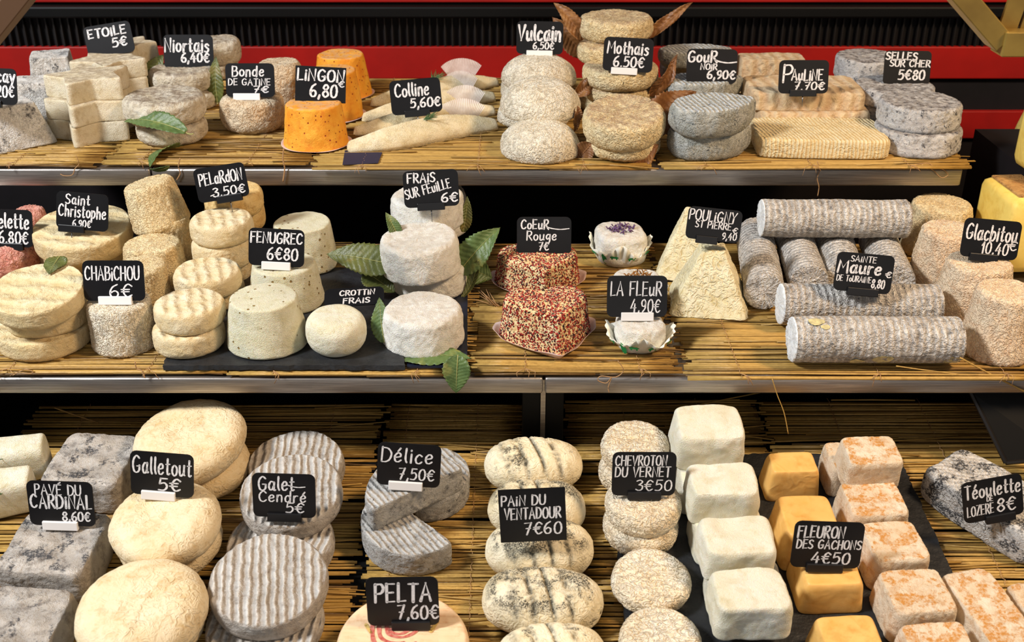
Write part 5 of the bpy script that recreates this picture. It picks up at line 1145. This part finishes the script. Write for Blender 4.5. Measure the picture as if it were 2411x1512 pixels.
T('black card reading 8,60€ with white clip on the grey slabs', 144, 1186, 154, 103, -2, pv2, [("PAVÉ DU", .12, .70, .24, .70, .018), ("CARDiNAL", .04, .40, .32, .92, .026), ("8,60€", .50, .12, .22, .42, .022)], ('w', .46, .54))
T('black card reading 5€ with white clip on the cream pillow discs', 382, 1117, 148, 101, -5, ga3, [("Galletout", .04, .50, .42, .92, .024), ("5€", .44, .14, .30, .34, .028)], ('w', .44, .54))
T('black card reading 5€ with black clip on the grey ribbed discs', 669, 1167, 148, 101, -2, gd1, [("Galet", .10, .62, .34, .56, .024), ("~", .56, .70, .1, .22, .02), ("Cendré", .10, .36, .26, .74, .020), ("5€", .52, .12, .24, .28, .022)], ('b', .50, .55))
T('black card reading 7,50€ with white clip on the half-moons', 963, 1095, 149, 99, -4, dl2, [("Délice", .06, .56, .36, .80, .024), ("7,50€", .34, .16, .28, .56, .022)], ('w', .46, .54))
T('black card reading 7,60€ above the rose-printed wheel', 948, 1416, 170, 110, 1, pe, [("PELTA", .12, .50, .40, .78, .034), ("7,60€", .42, .14, .30, .56, .024)], ('b', .60, .54))
T('square-cornered black card reading 7€60 on the scored loaves', 1254, 1213, 157, 122, 3, loaves[2].y-.022, [("PAiN DU", .04, .70, .20, .66, .020), ("VENTADOUR", .08, .44, .22, .84, .020), ("7€60", .36, .14, .24, .56, .022)], None, corner=.01, spike=.002)
T('black card reading 3€50 on the small white wormy discs', 1516, 1116, 150, 101, 0, cv3, [("CHEVROTON", .05, .70, .24, .80, .018), ("DU VERNET", .05, .44, .24, .86, .018), ("3€50", .38, .12, .26, .56, .018)], ('b', .52, .53))
T('black card reading 4€50 on the caramel bricks', 1948, 1283, 165, 106, -2, fl3, [("FLEURON", .06, .66, .26, .66, .022), ("DES GACHONS", .06, .42, .20, .92, .018), ("4€50", .30, .10, .26, .54, .022)], ('b', .50, .53))
T('black card reading 8€ on the blue-black marbled slab', 2337, 1174, 140, 96, 12, te, [("Téoulette", .04, .58, .36, .92, .026), ("LOZERE", .06, .16, .26, .44, .018), ("DE", .40, .46, .12, .10, .012), ("8€", .56, .16, .34, .30, .026)], ('b', .60, .5))

tilt_all([o for o in bpy.data.objects if o not in N0]); frame(0)
# loose twine and straw
def crom3(P, k=5):
    Q = [P[0]]+P+[P[-1]]; R = []
    for i in range(1, len(Q)-2):
        for j in range(k):
            t = j/k; a, b, c, d = Q[i-1], Q[i], Q[i+1], Q[i+2]; R.append(.5*(2*b+(c-a)*t+(2*a-5*b+4*c-d)*t*t+(3*b-a-3*c+d)*t**3))
    return R+[P[-1]]
def loose(label, pts, y, r=.0006, mat='twine', name='twine', cat='twine', group='loose twine ends over the steel edges'):
    mb = MB(); mb.tube(crom3([on_y(u, v, y) for u, v in pts]), r, 5); o = mb.obj(name, M[mat]); tag(o, label, cat, group)
    return o
ya, yb_ = yf1-.003, yf2-.003
loose('twine curl hanging below the star stack', [(178, 366), (186, 385), (176, 398), (170, 412), (152, 414), (142, 410)], ya)
loose('twisted twine end hanging left of the 3.50€ card', [(424, 372), (420, 392), (424, 408), (416, 424)], ya, .0008)
loose('thick twine knot hanging below the front orange cone', [(668, 350), (666, 372), (670, 398), (666, 428)], ya, .0011)
loose('twine loop over the edge below the ash grey discs', [(2140, 392), (2180, 384), (2200, 392), (2222, 400), (2232, 412), (2216, 418), (2196, 400), (2170, 388)], ya)
loose('twine strand hanging below the ridged slabs', [(1924, 380), (1930, 400), (1924, 420), (1928, 440), (1925, 462)], ya, .0007)
loose('twine tangle on the middle edge below the pleated papers', [(1455, 850), (1468, 872), (1450, 888), (1415, 886), (1408, 896), (1428, 902), (1440, 888), (1432, 912), (1434, 924)], yb_)
loose('twine end at the middle edge below the white straw drum', [(318, 852), (322, 868), (336, 874), (340, 890)], yb_, .0008)
loose('frayed twine at the middle edge below the yellow discs', [(30, 884), (48, 874), (62, 870), (78, 876), (70, 880), (52, 878)], yb_)
loose('straw stem hanging from the middle edge over the white bricks', [(1818, 892), (1830, 930), (1846, 972), (1856, 1022)], yb_-.01, .0006, 'reed', 'straw', 'straw', 'loose straws')
loose('straw stem sticking out over the edge at the right corner', [(2260, 842), (2330, 880), (2420, 926)], yb_, .0011, 'reed', 'straw', 'straw', 'loose straws')
loose('thin straw across the reeds below the front grey log', [(2110, 862), (2180, 872), (2262, 882)], yb_, .0008, 'reed', 'straw', 'straw', 'loose straws')
loose('pale straw lying over the mats at the left of the deck', [(128, 960), (170, 975), (232, 996)], 1.20, .0011, 'reed', 'straw', 'straw', 'loose straws')

# gold-painted brackets at the top corners
def bracket(label, A, B, w_, d_, y):
    t = empty('gold_bracket', on_y(*A, y)); tag(t, label, 'bracket', 'gold-painted brackets')
    P, Q = on_y(*A, y), on_y(*B, y); ax = (Q-P); L = ax.length; rot = math.atan2(ax.z, ax.x)
    t.rotation_euler = (0, -rot, 0); mb = MB(); mb.box((0, -d_/2, -w_/2), (L, d_/2, w_/2), bev=.001); mb.obj('arm', M['brass'], t, False); return t
yg = 1.10
t1 = bracket('gold-painted angled bracket at the top right corner', (2210, -70), (2352, 96), .020, .03, yg)
P_ = on_y(2352, 96, yg)
mb = MB(); mb.box((-.002, -.018, -.012), (.034, .012, .012), bev=.001); e_ = mb.obj('foot', M['brass'], t1, False)
e_.matrix_parent_inverse = Matrix.LocRotScale(t1.location, t1.rotation_euler, None).inverted(); e_.location = P_
q_ = on_y(2440, -90, yg); mb = MB(); d_ = q_-P_; n_ = Vector((-d_.z, 0, d_.x)).normalized()
for k, (o_, wd_) in enumerate(((-.004, .018), (.012, .008), (.026, .008))):
    a_ = P_ + n_*-o_ + Vector((.01, 0, .008)); b_ = q_ + n_*-o_; mb = MB(); w2_ = n_*wd_*-.5; dd = Vector((0, .004, 0))
    mb.add([a_-w2_, a_+w2_, b_+w2_, b_-w2_, a_-w2_+dd, a_+w2_+dd, b_+w2_+dd, b_-w2_+dd], [(0,1,2,3),(7,6,5,4),(0,4,5,1),(1,5,6,2),(2,6,7,3),(3,7,4,0)])
    r_ = mb.obj('rail', M['brass'], t1, False); r_.matrix_parent_inverse = Matrix.LocRotScale(t1.location, t1.rotation_euler, None).inverted()
t4 = bracket('brown painted bracket at the top left corner', (-60, 130), (75, -40), .020, .03, yg); t4.children[0].data.materials[0] = M['brown']
t3 = COL.objects[-1]
print('REEDS', NR[0], 'OBJS', len(bpy.data.objects))
for a in LOG: print('LOG', *a)
